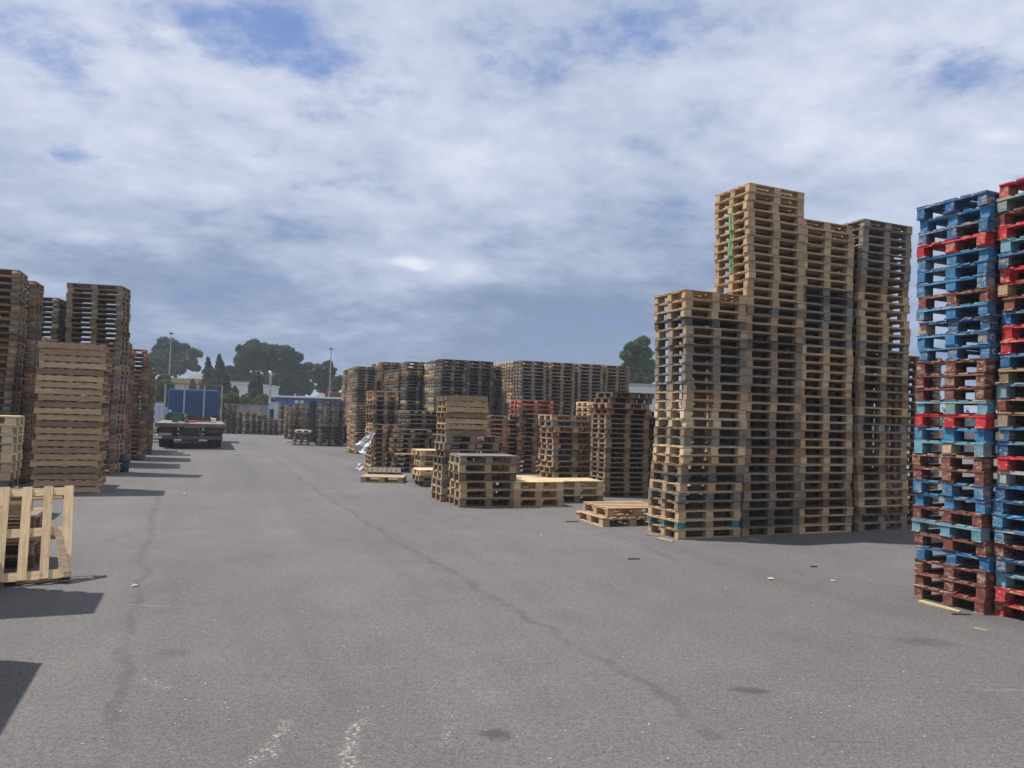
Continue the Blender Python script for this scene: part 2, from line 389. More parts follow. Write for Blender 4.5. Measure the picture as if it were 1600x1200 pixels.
def piece(kind, sx_, sy_, sz_, variant, mat):
    """a board or block, slightly untrue, centred on its footprint with its base at z 0"""
    key = (kind, round(sx_, 3), round(sy_, 3), round(sz_, 3), variant, mat.name)
    if key in _cache: return _cache[key]
    rr = random.Random(hash(key[1:5]) & 0xffff)
    j = lambda a: rr.uniform(-a, a)
    vs = []
    for (x, y, z) in box_verts(-sx_ / 2, sx_ / 2, -sy_ / 2, sy_ / 2, 0, sz_):
        a = 0.004 if max(sx_, sy_) > 0.3 else 0.0025
        vs.append((x + j(a), y + j(a), z + j(0.0012)))
    me = MB().add(vs, BOXF.tolist()).mesh(kind, mat); _cache[key] = me
    return me

def pallet_spec(kind, L, Wd, H):
    """list of (part name, cx, cy, z0, sx, sy, sz)"""
    s = H / 0.144; t = 0.0168 * s; out = []
    if kind == 'euro':
        bh = H - 3 * t; bw = 0.142; ow = 0.100
        ys = (-(Wd - ow) / 2, 0, (Wd - ow) / 2); xs = (-(L - bw) / 2, 0, (L - bw) / 2)
        for y, w in zip(ys, (ow, bw, ow)): out.append(('bottom_board', 0, y, 0, L, w, t))
        for y, w in zip(ys, (ow, 0.110, ow)):
            for x in xs: out.append(('block', x, y, t, bw - 0.004, w - 0.004, bh))
        for x in xs: out.append(('stringer_board', x, 0, t + bh, bw, Wd, t))
        nb = 5
        for k in range(nb):
            w = 0.145 if k % 2 == 0 else 0.105
            out.append(('deck_board', 0, -(Wd - 0.145) / 2 + k * (Wd - 0.145) / (nb - 1), t * 2 + bh, L, w, t))
    elif kind == 'euro_short':         # same idea, deck boards seen end on from the long side
        bh = H - 3 * t; bw = 0.14
        ys = (-(Wd - bw) / 2, 0, (Wd - bw) / 2); xs = (-(L - bw) / 2, 0, (L - bw) / 2)
        for x in xs: out.append(('bottom_board', x, 0, 0, bw, Wd, t))
        for y in ys:
            for x in xs: out.append(('block', x, y, t, bw - 0.004, bw - 0.004, bh))
        for y in ys: out.append(('stringer_board', 0, y, t + bh, L, bw, t))
        for k in range(7): out.append(('deck_board', -(L - 0.11) / 2 + k * (L - 0.11) / 6, 0, t * 2 + bh, 0.11, Wd, t))
    elif kind == 'stringer':           # solid side rails, boards across
        rh = H - 2 * t; rw = 0.045
        for x in (-(L - 0.1) / 2, 0, (L - 0.1) / 2): out.append(('bottom_board', x, 0, 0, 0.1, Wd, t * 0.9))
        for y in (-(Wd - rw) / 2, 0, (Wd - rw) / 2): out.append(('side_rail', 0, y, t * 0.9, L, rw, rh))
        for k in range(7): out.append(('deck_board', -(L - 0.1) / 2 + k * (L - 0.1) / 6, 0, t * 0.9 + rh, 0.1, Wd, t))
    return out
_specs = {}
def spec(kind, L, Wd, H):
    k = (kind, round(L, 3), round(Wd, 3), round(H, 4))
    if k not in _specs: _specs[k] = pallet_spec(kind, L, Wd, H)
    return _specs[k]

FAR_V, FAR_C = [], []
def shade(c, a):
    k = 1 + random.uniform(-a, a); h = random.uniform(-0.04, 0.04)
    return (c[0] * k * (1 + h), c[1] * k, c[2] * k * (1 - h))
def far_pallet(M, kind, L, Wd, H, code):
    base = shade(TONES[code][0], 0.16)
    Mn = np.array(M)
    for (nm, cx, cy, z0, a, b, c) in spec(kind, L, Wd, H):
        v = np.array(box_verts(cx - a / 2, cx + a / 2, cy - b / 2, cy + b / 2, z0, z0 + c)); v += rng.uniform(-0.004, 0.004, v.shape) * (1, 1, 0.3)
        v = v @ Mn[:3, :3].T + Mn[:3, 3]
        FAR_V.append(v); FAR_C.append(shade(base, 0.14))
def near_pallet(M, kind, L, Wd, H, code, label, group, marks=None, drop=()):
    painted = code in PAINTED
    o = bpy.data.objects.new('painted_pallet' if painted or group.startswith('painted') else 'wooden_pallet', None); C.objects.link(o)
    o.empty_display_size = 0.1; o.matrix_world = M
    tag(o, label, 'pallet', group)
    base = shade(TONES[code][0], 0.13); marks = marks or {}; stripe = marks.get('stripe')
    for i, (nm, cx, cy, z0, a, b, c) in enumerate(spec(kind, L, Wd, H)):
        if nm in ('deck_board', 'bottom_board') and random.random() < 0.018: continue
        mat = PAINT if painted else WOOD; col_ = shade(base, 0.15)
        if painted and nm == 'block' and random.random() < 0.05: mat, col_ = WOOD, shade(TONES['t'][0], 0.2)
        if i in marks: mat, col_ = PAINT, marks[i]
        p = bpy.data.objects.new(nm, piece(nm, a, b, c, random.randrange(3), mat)); C.objects.link(p)
        p.parent = o; p.location = (cx + random.gauss(0, .004), cy + random.gauss(0, .003), z0); p.color = (*col_, 1)
        p.rotation_euler = (0, 0, random.gauss(0, .006) if nm != 'block' else random.gauss(0, .035))
    if marks.get('stencil'):
        m = MB(); ww = material('stencil_white', (0.5, 0.52, 0.52), 0.7); pts = [(-L / 2 + .07 + .024 * math.cos(t), H / 2 - .004 + .026 * math.sin(t)) for t in np.linspace(R(50), R(310), 8)]
        for a, b in zip(pts, pts[1:]): m.tube((a[0], -Wd / 2 - .008, a[1]), (b[0], -Wd / 2 - .008, b[1]), .005, n=5)
        m.build('stencil_mark', ww, o)
    if stripe:
        face, sc = stripe; w = 0.05
        bx = (-L / 2 - .008, -L / 2 - .004, -w / 2, w / 2) if face == 'x' else (-w / 2, w / 2, Wd / 2 + .004, Wd / 2 + .008)
        MB().box(*bx, .002, H - .002).build('paint_stripe', material('stripe_%s' % face, sc, 0.6), o)
    return o

ONES = 'zeroth first second third fourth fifth sixth seventh eighth ninth tenth eleventh twelfth thirteenth fourteenth fifteenth sixteenth seventeenth eighteenth nineteenth twentieth'.split()
def ordinal(n): return ONES[n] if n <= 20 else 'twenty-' + ONES[n - 20] if n < 30 else 'thirtieth'
def rank(i, n):
    """i counts from the ground, 0 first"""
    if n == 1: return 'only one'
    if i == 0: return 'lowest'
    if i == n - 1: return 'topmost'
    return ordinal(n - i) + ' from the top' if i >= n / 2 else ordinal(i + 1) + ' from the ground'

def stack(corner, theta, n, codes, L=1.2, Wd=0.8, H=0.144, side='R', kind='euro', turn=False, phrase=None, group=None, jit=0.012, drift=0.006,
          lean=(0, 0), z0=0.0, marks=None, rotj=0.7, material_word='wooden', walk=True, notes=None):
    """a pile of n pallets; corner is the near corner on the ground; codes runs from the TOP down"""
    th = R(theta); e = Vector((math.cos(th), math.sin(th), 0)); d = Vector((-math.sin(th), math.cos(th), 0))
    fl, fd = (Wd, L) if turn else (L, Wd)
    c = Vector((corner[0], corner[1], 0)) + (e if side == 'R' else -e) * fl / 2 + d * fd / 2
    dx = dy = 0.0
    if len(codes) < n: codes = codes + ''.join(random.choice(codes) for _ in range(n - len(codes)))
    for i in range(n):
        code = codes[n - 1 - i]
        dx = 0.93 * dx + random.gauss(0, drift); dy = 0.93 * dy + random.gauss(0, drift)
        z = z0 + i * (H + 0.0012)
        p = c + e * (dx + random.uniform(-jit, jit) + lean[0] * z) + d * (dy + random.uniform(-jit, jit) + lean[1] * z)
        rz = th + (math.pi / 2 if turn else 0) + R(random.gauss(0, rotj))
        if random.random() < 0.5: rz += math.pi
        M = Matrix.Translation((p.x, p.y, z)) @ Matrix.Rotation(rz, 4, 'Z')
        if phrase is None: far_pallet(M, kind, L, Wd, H, code)
        else:
            mk = (marks or {}).get(i); nt = (notes or {}).get(i, '')
            if mk is not None:
                # marks name blocks on the near left end: undo the half turn so they face the yard
                M = Matrix.Translation((p.x, p.y, z)) @ Matrix.Rotation(th + (math.pi / 2 if turn else 0), 4, 'Z')
            word = TONES[code][1] + ' pallet' + nt
            near_pallet(M, kind, L, Wd, H, code, f'{word}, {rank(i, n)} in {phrase}', group, mk)

GR = 'tall stacks of wooden pallets'; GL = 'pallet stacks along the left side'; GM = 'pallet piles in the middle of the yard'; GP = 'painted pallets in two tall stacks'
def runs(text): return ''.join(w[-1] * int(w[:-1]) for w in text.split())
def G(px, py): q = on_ground(px, py); return (q.x, q.y)

# the four tall stacks on the right
TH = 23.0
teal = (0.02, 0.16, 0.15); green = (0.03, 0.30, 0.10); orange = (0.70, 0.12, 0.03)
blk_left = {3: teal, 6: teal, 9: teal}           # blocks on the -x end of a euro pallet
a1 = G(1060, 843)
stack(a1, TH, 27, 'tttdtgbggggttyybgytbdtgbttt'[:27], Wd=0.86, phrase='the shortest of the tall wooden stacks', group=GR, drift=0.009, jit=0.017,
      marks={1: {3: teal, 4: (0.30, 0.22, 0.13), 5: teal, 6: teal, 9: teal}}, notes={1: ' edged teal'})
e_, d_ = Vector((math.cos(R(TH)), math.sin(R(TH)))), Vector((-math.sin(R(TH)), math.cos(R(TH))))
def along(a, u, v=0.0): return (a[0] + e_.x * u + d_.x * v, a[1] + e_.y * u + d_.y * v)
grn = {'stripe': ('x', green)}
stack(along(a1, 1.225, 0.0), TH, 40, runs('14t 1g 1t 2b 1k 2b 1g 3b 1t 1b 1k 1b 1d 2b 1g 1b 1k 1g 1b 2d 1b'), Wd=0.86, phrase='the tallest stack of all', group=GR, drift=0.006,
      marks={i: grn for i in range(30, 37)}, notes={i: ' striped green' for i in range(30, 37)})
stack(along(a1, 2.44, 0.02), TH, 37, runs('8t 1g 1d 3g 1t 1g 6t 2b 2t 1b 1t 1b 2t 1b 1t 1b 1k 1t 1b 1t'), Wd=0.84, phrase='the wooden stack right of the tallest one', group=GR, lean=(-0.004, 0))
stack(along(a1, 3.735, -0.02), TH, 38, runs('7g 2b 6t 1g 1b 1g 1t 1b 1k 2b 1t 1k 1g 2b 1t 1b 1k 1b 1t 1b 1t 1k 1g 1b'), Wd=0.84, phrase='the wooden stack nearest the painted pallets', group=GR, drift=0.008, jit=0.016)
for k, n in ((1, 24), (2, 27), (3, 30)):
    stack(along(a1, 1.2 * k + (0.25 if k == 1 else 0.02), 0.92 + 0.02 * k), TH, n, 'tbbkgb')
stack(along(a1, 5.02, 0.35), TH, 22, 'bkgb')

# blue, red and maroon stacks on the right edge
b1 = G(1539, 961)
stack(b1, 24, 30, 'BMBRMMMNMBMMNNNLRMLNNMMNLNBNNN', kind='euro', H=0.1425, marks={18: {'stencil': 1}, 19: {'stencil': 1}}, phrase='the painted stack nearer the wooden ones', group=GP, turn=False, jit=0.014, drift=0.007, rotj=0.8)
e2, d2 = Vector((math.cos(R(24)), math.sin(R(24)))), Vector((-math.sin(R(24)), math.cos(R(24))))
b2 = (b1[0] + e2.x * 0.10 - d2.x * 0.84, b1[1] + e2.y * 0.10 - d2.y * 0.84)
stack(b2, 24, 30, 'RLNRLBRRNBRRBWLNWBBRABBMMNBLRR', kind='euro', H=0.1445, phrase='the painted stack cut by the right edge', group=GP, jit=0.016, drift=0.008, rotj=0.9)

# two pallets lying in front of the short tall stack
q = G(941, 824)
near_pallet(Matrix.Translation((q[0] + 0.38, q[1] + 0.73, 0)) @ Matrix.Rotation(R(22), 4, 'Z'), 'euro_short', 1.2, 1.0, 0.15, 't', 'tan pallet on the asphalt, lower of the low pair', GM)
near_pallet(Matrix.Translation((q[0] + 0.50, q[1] + 0.86, 0.1507)) @ Matrix.Rotation(R(20), 4, 'Z'), 'euro', 1.2, 1.0, 0.15, 't', 'tan pallet with a closely boarded top, upper of the low pair', GM)

# middle of the yard
stack(G(717, 793), 20, 6, 'gtkttb', H=0.170, Wd=0.85, phrase='the low pile topped by one grey pallet', group=GM, jit=0.03, rotj=1.5)
stack(G(803, 793), 20, 3, 'ytt', H=0.170, L=1.08, phrase='the low pile just right of that grey one', group=GM, jit=0.015)
stack((0.92, 16.45), 20, 3, 'yyb', H=0.155, L=1.22, phrase='the low pale pile behind the others', group=GM, jit=0.02)
g_ = G(690, 784)
stack(g_, 20, 9, 'ggkdbtgtb', H=0.153, L=1.22, phrase='the pile carrying the pale solid pallets', group=GM, jit=0.03)
stack((g_[0] + 0.02, g_[1] + 0.05), 20, 7, 'bttbttb', H=0.120, L=0.92, Wd=0.75, kind='stringer', z0=9 * 0.1537, phrase='the pale pile set upon grey pallets', group=GM, jit=0.03)
stack((1.06, 19.3), 20, 13, 'tgtkbtgttbtkt', phrase='the ragged pile before the red ones', group=GM, jit=0.04, rotj=2.0, Wd=0.9)
c1 = G(945, 777)
stack(c1, 20, 17, 'kbbkbbbkbbbkbbbbk', H=0.1135, L=1.15, phrase='the neat dark pile behind the low pair', group=GM, jit=0.008)
stack((c1[0] + 0.03, c1[1] + 0.05), 20, 4, 'kkbr', H=0.13, L=1.15, z0=17 * 0.1142, phrase='the ragged top of the neat dark pile', group=GM, jit=0.07, rotj=2.5)
stack((2.05, 20.6), 20, 16, 'yttt' + 'b' * 12, H=0.14, L=0.8)
i_ = G(579, 735.5)
stack(i_, 20, 17, 'ttbdbddttbttbtbtt', turn=True, phrase='the pile hung with white plastic', group=GM, jit=0.015,
      marks={k: {'stripe': ('y', orange)} for k in (16, 15, 14, 11, 10)} , notes={k: ' marked orange' for k in (16, 15, 14, 11, 10)})
q = G(655, 761)
stack(q, 20, 3, 'ybk', H=0.14, L=1.1, phrase='the little stepped pile', group=GM, jit=0.09, rotj=4)
stack((q[0] - 0.15, q[1] + 1.2), 20, 6, 'ygybtk', H=0.14, L=1.2, phrase='the pile behind the little stepped one', group=GM, jit=0.07, rotj=3)
q = on_ground(563.7, 753.6)
near_pallet(Matrix.Translation((q.x + 0.52, q.y + 0.42, 0)) @ Matrix.Rotation(R(2), 4, 'Z'), 'euro', 1.1, 0.8, 0.15, 't', 'single pale pallet flat on the asphalt in front of the plastic', GM)
q = on_ground(575, 741)
near_pallet(Matrix.Translation((q.x + 0.42, q.y + 0.35, 0)) @ Matrix.Rotation(R(8), 4, 'Z') @ Matrix.Rotation(R(9), 4, 'X'), 'euro_short', 0.95, 0.6, 0.12, 'd', 'small dark grey slatted pallet behind the single pale one', GM)
# joined-together rest of the middle
stack((-3.45, 25.4), 20, 13, 'gdgdd'); stack((-3.8, 26.2), 20, 13, 'gdg')
stack((-3.55, 23.4), 20, 9, 'kbkkrb', jit=0.05, rotj=2); stack((-2.5, 23.9), 20, 8, 'kkd', jit=0.04)
stack((0.24, 24.3), 20, 16, 'pppkrrkrrrrkrrrr', jit=0.03); stack((-0.79, 24.0), 20, 13, 'grrrrrrkrrrrr', H=0.138, jit=0.03)
stack((0.35, 19.2), 20, 2, 'yg', L=0.7, jit=0.05); stack((0.0, 18.4), 20, 2, 'gy', L=0.35, Wd=0.7); stack((1.7, 25.2), 20, 13, 'rb')
stack((3.15, 18.6), 20, 14, 'kbk')
# long back wall of stacks
for X, Y, n, codes in ((0.29, 31.2, 28, 'gbbg'), (1.50, 31.65, 28, 'bbg'), (2.72, 32.1, 28, 'bgb'), (3.93, 32.6, 28, 'bb'), (-3.02, 31.8, 28, 'ddgd'), (-1.92, 32.2, 28, 'dgdd')):
    stack((X, Y), 20, n, codes, L=1.18)
    for k in ((1, 2, 3) if X in (0.29,) else (1, 2)): stack((X - 0.33 * k, Y + 0.9 * k), 20, n, 'ytgb' if X > 0 else 'gyg', L=1.18, jit=0.02)
stack((-4.72, 34.0), 20, 28, 'bbbtddddgdddydkd', jit=0.05, Wd=0.9)
for k in (1, 2, 3): stack((-4.9 - .36 * k, 34.0 + .95 * k), 20, 26, 'dgb', jit=0.03)
for k in (3, 4, 5): stack((-1.92 - .33 * k, 32.2 + .92 * k), 20, 28, 'gd')
stack((-0.86, 33.2), 20, 27, 'gdb'); stack((-4.05, 34.9), 20, 28, 'gdb', jit=0.02); stack((-4.4, 36.2), 20, 28, 'gdb'); stack((-1.2, 34.2), 20, 27, 'gdb')
for X, Y, n, codes in ((-6.85, 40.0, 32, 'bbb'), (-7.95, 39.0, 28, 'gdg'), (-9.15, 42.6, 28, 'dkg')):
    stack((X, Y), 20, n, codes, L=1.1, H=0.136 if X > -7 else 0.144, jit=0.02)
    stack((X - 0.34, Y + 0.92), 20, n, 'ytb' if X > -7 else 'gtg', L=1.1, H=0.136 if X > -7 else 0.144, jit=0.02)
    if X > -9: stack((X - 0.68, Y + 1.84), 20, n, 'gtg', L=1.1, H=0.136 if X > -7 else 0.144)
stack(G(551, 709), 20, 19, 'ttybt', H=0.112, jit=0.035, lean=(-0.01, 0)); stack((-6.9, 33.0), 20, 18, 'tty', H=0.112, jit=0.03)
# far end
stack(G(498, 697), 20, 14, 'dkgdd', H=0.161, jit=0.03, Wd=0.9); stack((-10.75, 38.4), 14, 5, 'ykdkg', H=0.15, L=0.8, jit=0.08, rotj=6)
stack((-13.0, 45.2), 20, 13, runs('2g 2d 1g 2k 2d 1g 1d 1g 1B'), H=0.145, jit=0.04); stack((-13.5, 46.2), 20, 11, runs('2g 2k 1g 1t 2k 1g 1k 1N'), L=0.8, Wd=0.8, jit=0.05)
stack((-13.3, 48.6), 20, 15, 'rg'); stack((-12.2, 49.0), 20, 15, 'rb'); stack((-11.1, 49.3), 20, 15, 'rb')
for px0, n in ((329, 14), (342, 13), (356, 10), (368, 10), (382, 9), (390, 9), (401, 8), (412, 7), (424, 7), (436, 7), (447, 7)):
    q = at_depth(px0, 660, 51.5)
    stack((q.x, 51.5 + random.uniform(-0.3, 0.3)), 6, n, 'kgbkgd', L=1.15 if px0 < 380 else 0.95, turn=bool(random.getrandbits(1)), jit=0.04, rotj=2)
for px0, n in ((436, 14), (446, 14)):
    q = at_depth(px0, 650, 54.2); stack((q.x, 54.2), 4, n, 'bkr', jit=0.03)

# left side of the yard (near corner is the right front one)
TL = 21.8
stack(G(154, 770), TL, 23, 'tbttbttttbttbtttbttbttt', H=0.1315, L=1.2, Wd=1.0, kind='stringer', side='L', phrase='the pale solid-railed stack on the left', group=GL, jit=0.03, rotj=1.0)
stack(G(178, 741), TL * 0.55, 38, 'gbgbbgbkbkgbbgbgtbbgtgbkbgtgbkbgtbgbtb', H=0.1285, L=1.33, side='L', phrase='the tall grey stack on the left', group=GL, jit=0.02)
stack((-7.92, 12.2), TL, 11, 'yyyyyttdygy', side='L', phrase='the low pale stack at the left edge', group=GL, jit=0.02, lean=(0.03, 0))
stack((-10.1, 15.6), TL, 31, 'bbgbkb', side='L', jit=0.012); stack((-10.1 - 1.22 * 0.93, 15.6 - 1.22 * .37), TL, 31, 'bbg', side='L')
stack((-10.62, 17.0), TL, 31, 'bgbk', side='L', jit=0.012)
stack((-10.9, 17.95), TL, 23, 'tttkkkb', side='L', jit=0.04)
stack((-11.75, 19.75), TL * 0.55, 34, 'gdgbd', H=0.1315, L=1.33, side='L', jit=0.02)
stack((-11.30, 22.6), TL, 24, 'rrkrkb', side='L', L=1.0, jit=0.03, H=0.15); stack((-11.62, 23.5), TL, 23, 'rk', side='L', L=1.0, jit=0.03, H=0.15)
stack((-12.05, 25.3), TL, 25, 'rrrkkrrk', side='L', jit=0.03); stack((-12.4, 26.2), TL, 24, 'rk', side='L', jit=0.03)
stack((-13.15, 28.3), TL, 22, 'kbk', side='L', jit=0.03); stack((-13.75, 29.3), TL, 21, 'kb', side='L', jit=0.03); stack((-14.3, 30.3), TL, 19, 'kb', side='L', jit=0.03)
stack((-16.7, 37.2), TL, 5, 'bky', side='L', jit=0.06)
# stacks just outside the picture, whose shadows lie on the asphalt
stack((-4.98, 7.05), TL, 20, 'tyt', side='L', jit=0.03); stack((-3.72, 4.32), TL, 14, 'tyt', side='L', turn=True, L=1.45, jit=0.008, drift=0.003, H=0.15)

me = bpy.data.meshes.new('far_pallets')
V_ = np.concatenate(FAR_V); nb = len(FAR_V)
F_ = (BOXF[None] + (np.arange(nb) * 8)[:, None, None]).reshape(-1)
me.vertices.add(len(V_)); me.vertices.foreach_set('co', V_.reshape(-1))
me.loops.add(len(F_)); me.loops.foreach_set('vertex_index', F_.astype(np.int32))
me.polygons.add(nb * 6); me.polygons.foreach_set('loop_start', np.arange(nb * 6, dtype=np.int32) * 4)
me.polygons.foreach_set('loop_total', np.full(nb * 6, 4, dtype=np.int32))
me.update(); me.validate()
ca = me.color_attributes.new('tone', 'FLOAT_COLOR', 'POINT')
cols = np.ones((nb, 8, 4)); cols[:, :, :3] = np.array(FAR_C)[:, None, :]
ca.data.foreach_set('color', cols.reshape(-1)); me.materials.append(WOODFAR)
o = link('far_pallets', me); o['kind'] = 'stuff'; o['label'] = 'hundreds of brown and grey pallets stacked further down the yard'

# ------------------------------------------------------------------ pallet standing on edge at the left
lp = G(113, 909)
st = thing('standing_pallet', 'pale slatted pallet standing on edge, leaning back, one slat splintered', 'pallet', (lp[0] + 0.01, lp[1] - 0.06, 0.062), 0)
st.rotation_euler = Matrix(Matrix.Rotation(R(27), 3, 'Z') @ Matrix.Rotation(R(-27), 3, 'X') @ Matrix.Rotation(R(-1.5), 3, 'Y')).to_euler()
def lump(name, bx, colr, M=None, parent=st, mat=WOOD):
    x0, x1, y0, y1, z0, z1 = bx
    vs = [Vector(p) for p in box_verts(x0, x1, y0, y1, z0, z1)]
    if M is not None: vs = [M @ p for p in vs]
    vs = [p + Vector((random.uniform(-.003, .003), random.uniform(-.002, .002), random.uniform(-.003, .003))) for p in vs]
    o = MB().add(vs, BOXF.tolist()).build(name, mat, parent); o.color = (*colr, 1); return o
pale = (0.74, 0.57, 0.36)
HT = 1.0
def upright(name, x0, x1, y0, y1, z0, z1, colr):
    # built lying along x so that the grain runs its length, then stood up
    m = MB(); vs = [Vector((z + random.uniform(-.003, .003), y + random.uniform(-.002, .002), -x + random.uniform(-.002, .002))) for (x, y, z) in box_verts(x0, x1, y0, y1, z0, z1)]
    o = m.add(vs, BOXF.tolist()).build(name, WOOD, st); o.rotation_euler = (0, R(-90), 0); o.color = (*colr, 1); return o
for xc, w in ((-0.045, 0.085), (-0.235, 0.080), (-0.425, 0.084), (-0.625, 0.088), (-0.82, 0.082), (-1.02, 0.085)):
    upright('deck_board', xc - w / 2, xc + w / 2, -0.022, 0.0, 0.0, HT + random.uniform(-.004, .004), shade(pale, 0.08))
for z in (0.045, 0.50, 0.945):
    lump('batten', (-1.07, -0.005, 0.001, 0.022, z - 0.045, z + 0.045), shade(pale, 0.08))
    for xc in (-0.055, -0.53, -1.01):
        lump('block', (xc - 0.05, xc + 0.05, 0.023, 0.100, z - 0.043, z + 0.043), shade(TONES['t'][0] if z > .1 else (0.20, 0.12, 0.07), 0.1))
    lump('back_board', (-1.07, 0.0 if z < 0.3 else -0.10, 0.101, 0.122, z - 0.045, z + 0.045), shade(TONES['y'][0], 0.1))
Mb = Matrix.Translation((-0.05, -0.045, 0.04)) @ Matrix.Rotation(R(-9), 4, 'Y') @ Matrix.Rotation(R(6), 4, 'X') @ Matrix.Rotation(R(14), 4, 'Z') @ Matrix.Scale(0.85, 4)
MBk = MB().add([Mb @ Vector(p) for p in ((-0.05, 0, 0), (0.05, 0, 0), (0.045, 0, 0.42), (-0.035, 0, 0.64), (-0.05, 0.02, 0), (0.05, 0.02, 0), (0.045, 0.02, 0.42), (-0.035, 0.02, 0.64))], BOXF.tolist())
o = MBk.build('broken_slat', WOOD, st); o.color = (*pale, 1); o['label'] = 'loose splintered slat pointing up'
# pile seen through its slats: pallets with loose planks on top
qx, qy = -5.22, 8.55
for i in range(4):
    Mq = Matrix.Translation((qx, qy, 0)) @ Matrix.Rotation(R(21.8), 4, 'Z') @ Matrix.Translation((-0.6, 0.4, i * 0.1457)) @ Matrix.Rotation(R(random.uniform(-2, 2)), 4, 'Z')
    near_pallet(Mq, 'euro', 1.2, 0.8, 0.145, 'kbkb'[i], f'{TONES["kbkb"[i]][1]} pallet seen through the standing pallet, {("lowest of four", "second of four", "third of four", "topmost of four")[i]}', GM)
for k in range(7):
    z = 0.5835 + k * 0.0265; ww = 0.0 if k > 1 else 0.10
    o = MB().box(-1.1 - random.uniform(0, .03), -0.02 - random.uniform(0, 0.03) - ww, random.uniform(-.012, .012), 0.12, 0, 0.022).build('loose_plank', WOOD, None, (qx, qy, z), R(21.8)); o.color = (*shade(TONES['y'][0], 0.2), 1)
    tag(o, f'pale loose plank behind the standing pallet, {rank(k, 7)} of seven', 'plank', 'loose planks behind the standing pallet')

# ------------------------------------------------------------------ truck
tx = at_depth(298, 663, 32.3)
trk = thing('flatbed_truck', 'flatbed truck with a blue cab, its bed towards us carrying a few things', 'truck', (tx.x, tx.y, 0), R(21.8))
steel = material('grey_steel', (0.16, 0.16, 0.155), 0.6, 0.3, var=0.2, vscale=3, dirt=(0.12, 0.10, 0.085)); dark = material('black_chassis', (0.035, 0.036, 0.04), 0.6, var=0.4, vscale=5)
rub = material('tyre_rubber', (0.022, 0.022, 0.023), 0.85, var=0.3, vscale=9); alu = material('bare_aluminium', (0.36, 0.36, 0.35), 0.5, 0.4, var=0.15, vscale=4)
blue = material('blue_cab_paint', (0.016, 0.070, 0.19), 0.35, var=0.15, vscale=2, dirt=None); deckm = material('truck_deck_ply', (0.20, 0.145, 0.125), 0.8, var=0.25, vscale=3, dirt=(0.18, 0.15, 0.13), bump=0.3)
HW = 1.32
for k in range(9):
    w = 2 * HW / 9; MB().box(-HW + k * w + .004, -HW + (k + 1) * w - .004, 0.02, 6.4, 1.02, 1.07).build('deck_plank', deckm, trk)
MB().box(-HW - .03, HW + .03, -0.05, 0.015, 0.92, 1.075).build('rear_edge', material('worn_edge', (0.17, 0.15, 0.135), 0.7, 0.1, var=0.35, vscale=5), trk, bevel=0.01)
for s in (-1, 1): MB().box(s * (HW + .02) - .02, s * (HW + .02) + .02, 0.02, 6.4, 0.90, 1.072).build('side_rail', steel, trk)
MB().box(-0.45, -0.36, 0.1, 8.6, 0.62, 0.90).build('chassis_rail', dark, trk); MB().box(0.36, 0.45, 0.1, 8.6, 0.62, 0.90).build('chassis_rail', dark, trk)
cm = MB()
for y in np.arange(0.2, 6.3, 0.6): cm.box(-HW + .05, HW - .05, y, y + .08, 0.905, 1.015)
cm.build('cross_member', dark, trk)
MB().box(-0.34, 0.34, 0.12, 0.2, 0.60, 0.88).build('tow_plate', dark, trk, bevel=0.01)
rb = MB().box(-HW + .04, HW - .04, 0.05, 0.17, 0.40, 0.55).build('rear_bumper', material('dark_steel', (0.13, 0.13, 0.13), 0.6, 0.3, var=0.3, vscale=4, dirt=(0.06, 0.05, 0.045)), trk, bevel=0.015)
lens = material('tail_lamp_red', (0.10, 0.015, 0.015), 0.3)
for s in (-1, 1):
    lb = MB().box(s * 0.95 - .32, s * 0.95 + .32, 0.06, 0.14, 0.70, 0.84).build('tail_light', lens, trk, bevel=0.012)
    MB().box(s * 0.95 - .34, s * 0.95 + .34, 0.145, 0.19, 0.66, 0.88).build('lamp_bracket', dark, trk)
    MB().box(s * 0.42 - .05, s * 0.42 + .05, 0.02, 0.05, 0.42, 0.62).build('bumper_stay', steel, trk)
    MB().box(s * 1.0 - .28, s * 1.0 + .28, 1.22, 1.25, 0.30, 0.86).build('mudflap', rub, trk)
MB().box(-1.20, -0.72, 0.035, 0.055, 0.56, 0.665).build('number_plate', material('plate_white', (0.45, 0.45, 0.40), 0.5, var=0.2, vscale=20), trk)
MB().box(-1.36, -1.08, -0.0, 0.04, 0.43, 0.53).build('reflector_board', material('reflector_white', (0.75, 0.75, 0.70), 0.5), trk)
def tyre(parent, x, y, r=0.48, w=0.27):
    Mx = Matrix.Translation((x, y, r)) @ Matrix.Rotation(R(90), 4, 'Y')
    wh = MB().lathe([(r * .62, -w / 2), (r * .93, -w / 2), (r, -w / 2 + .04), (r, w / 2 - .04), (r * .93, w / 2), (r * .62, w / 2)], 26, Mx).build('wheel', rub, parent, smooth=False)
    MB().lathe([(r * .15, -w * .3), (r * .60, -w * .46), (r * .60, w * .46), (r * .15, w * .3)], 18, Mx).build('rim', steel, wh)
for s in (-1, 1):
    for dx in (0.0, 0.30): tyre(trk, s * (1.12 - dx), 1.8)
    tyre(trk, s * 1.1, 7.3)
for s in (-1, 1): MB().box(s * .95 - .3, s * .95 + .3, 2.6, 5.4, .35, .88).build('side_locker', dark, trk, bevel=.02)
MB().box(-.34, .34, 1.0, 1.1, .30, .86).build('spare_wheel_carrier', dark, trk)
for s in (-1, 1): MB().box(s * .78 - .24, s * .78 + .24, .3, .42, .56, .90).build('lamp_crossmember', dark, trk)
MB().tube((-0.9, 1.8, 0.48), (0.9, 1.8, 0.48), 0.09).build('axle', dark, trk)
MB().tube((-1.0, 7.3, 0.48), (1.0, 7.3, 0.48), 0.07).build('axle', dark, trk)
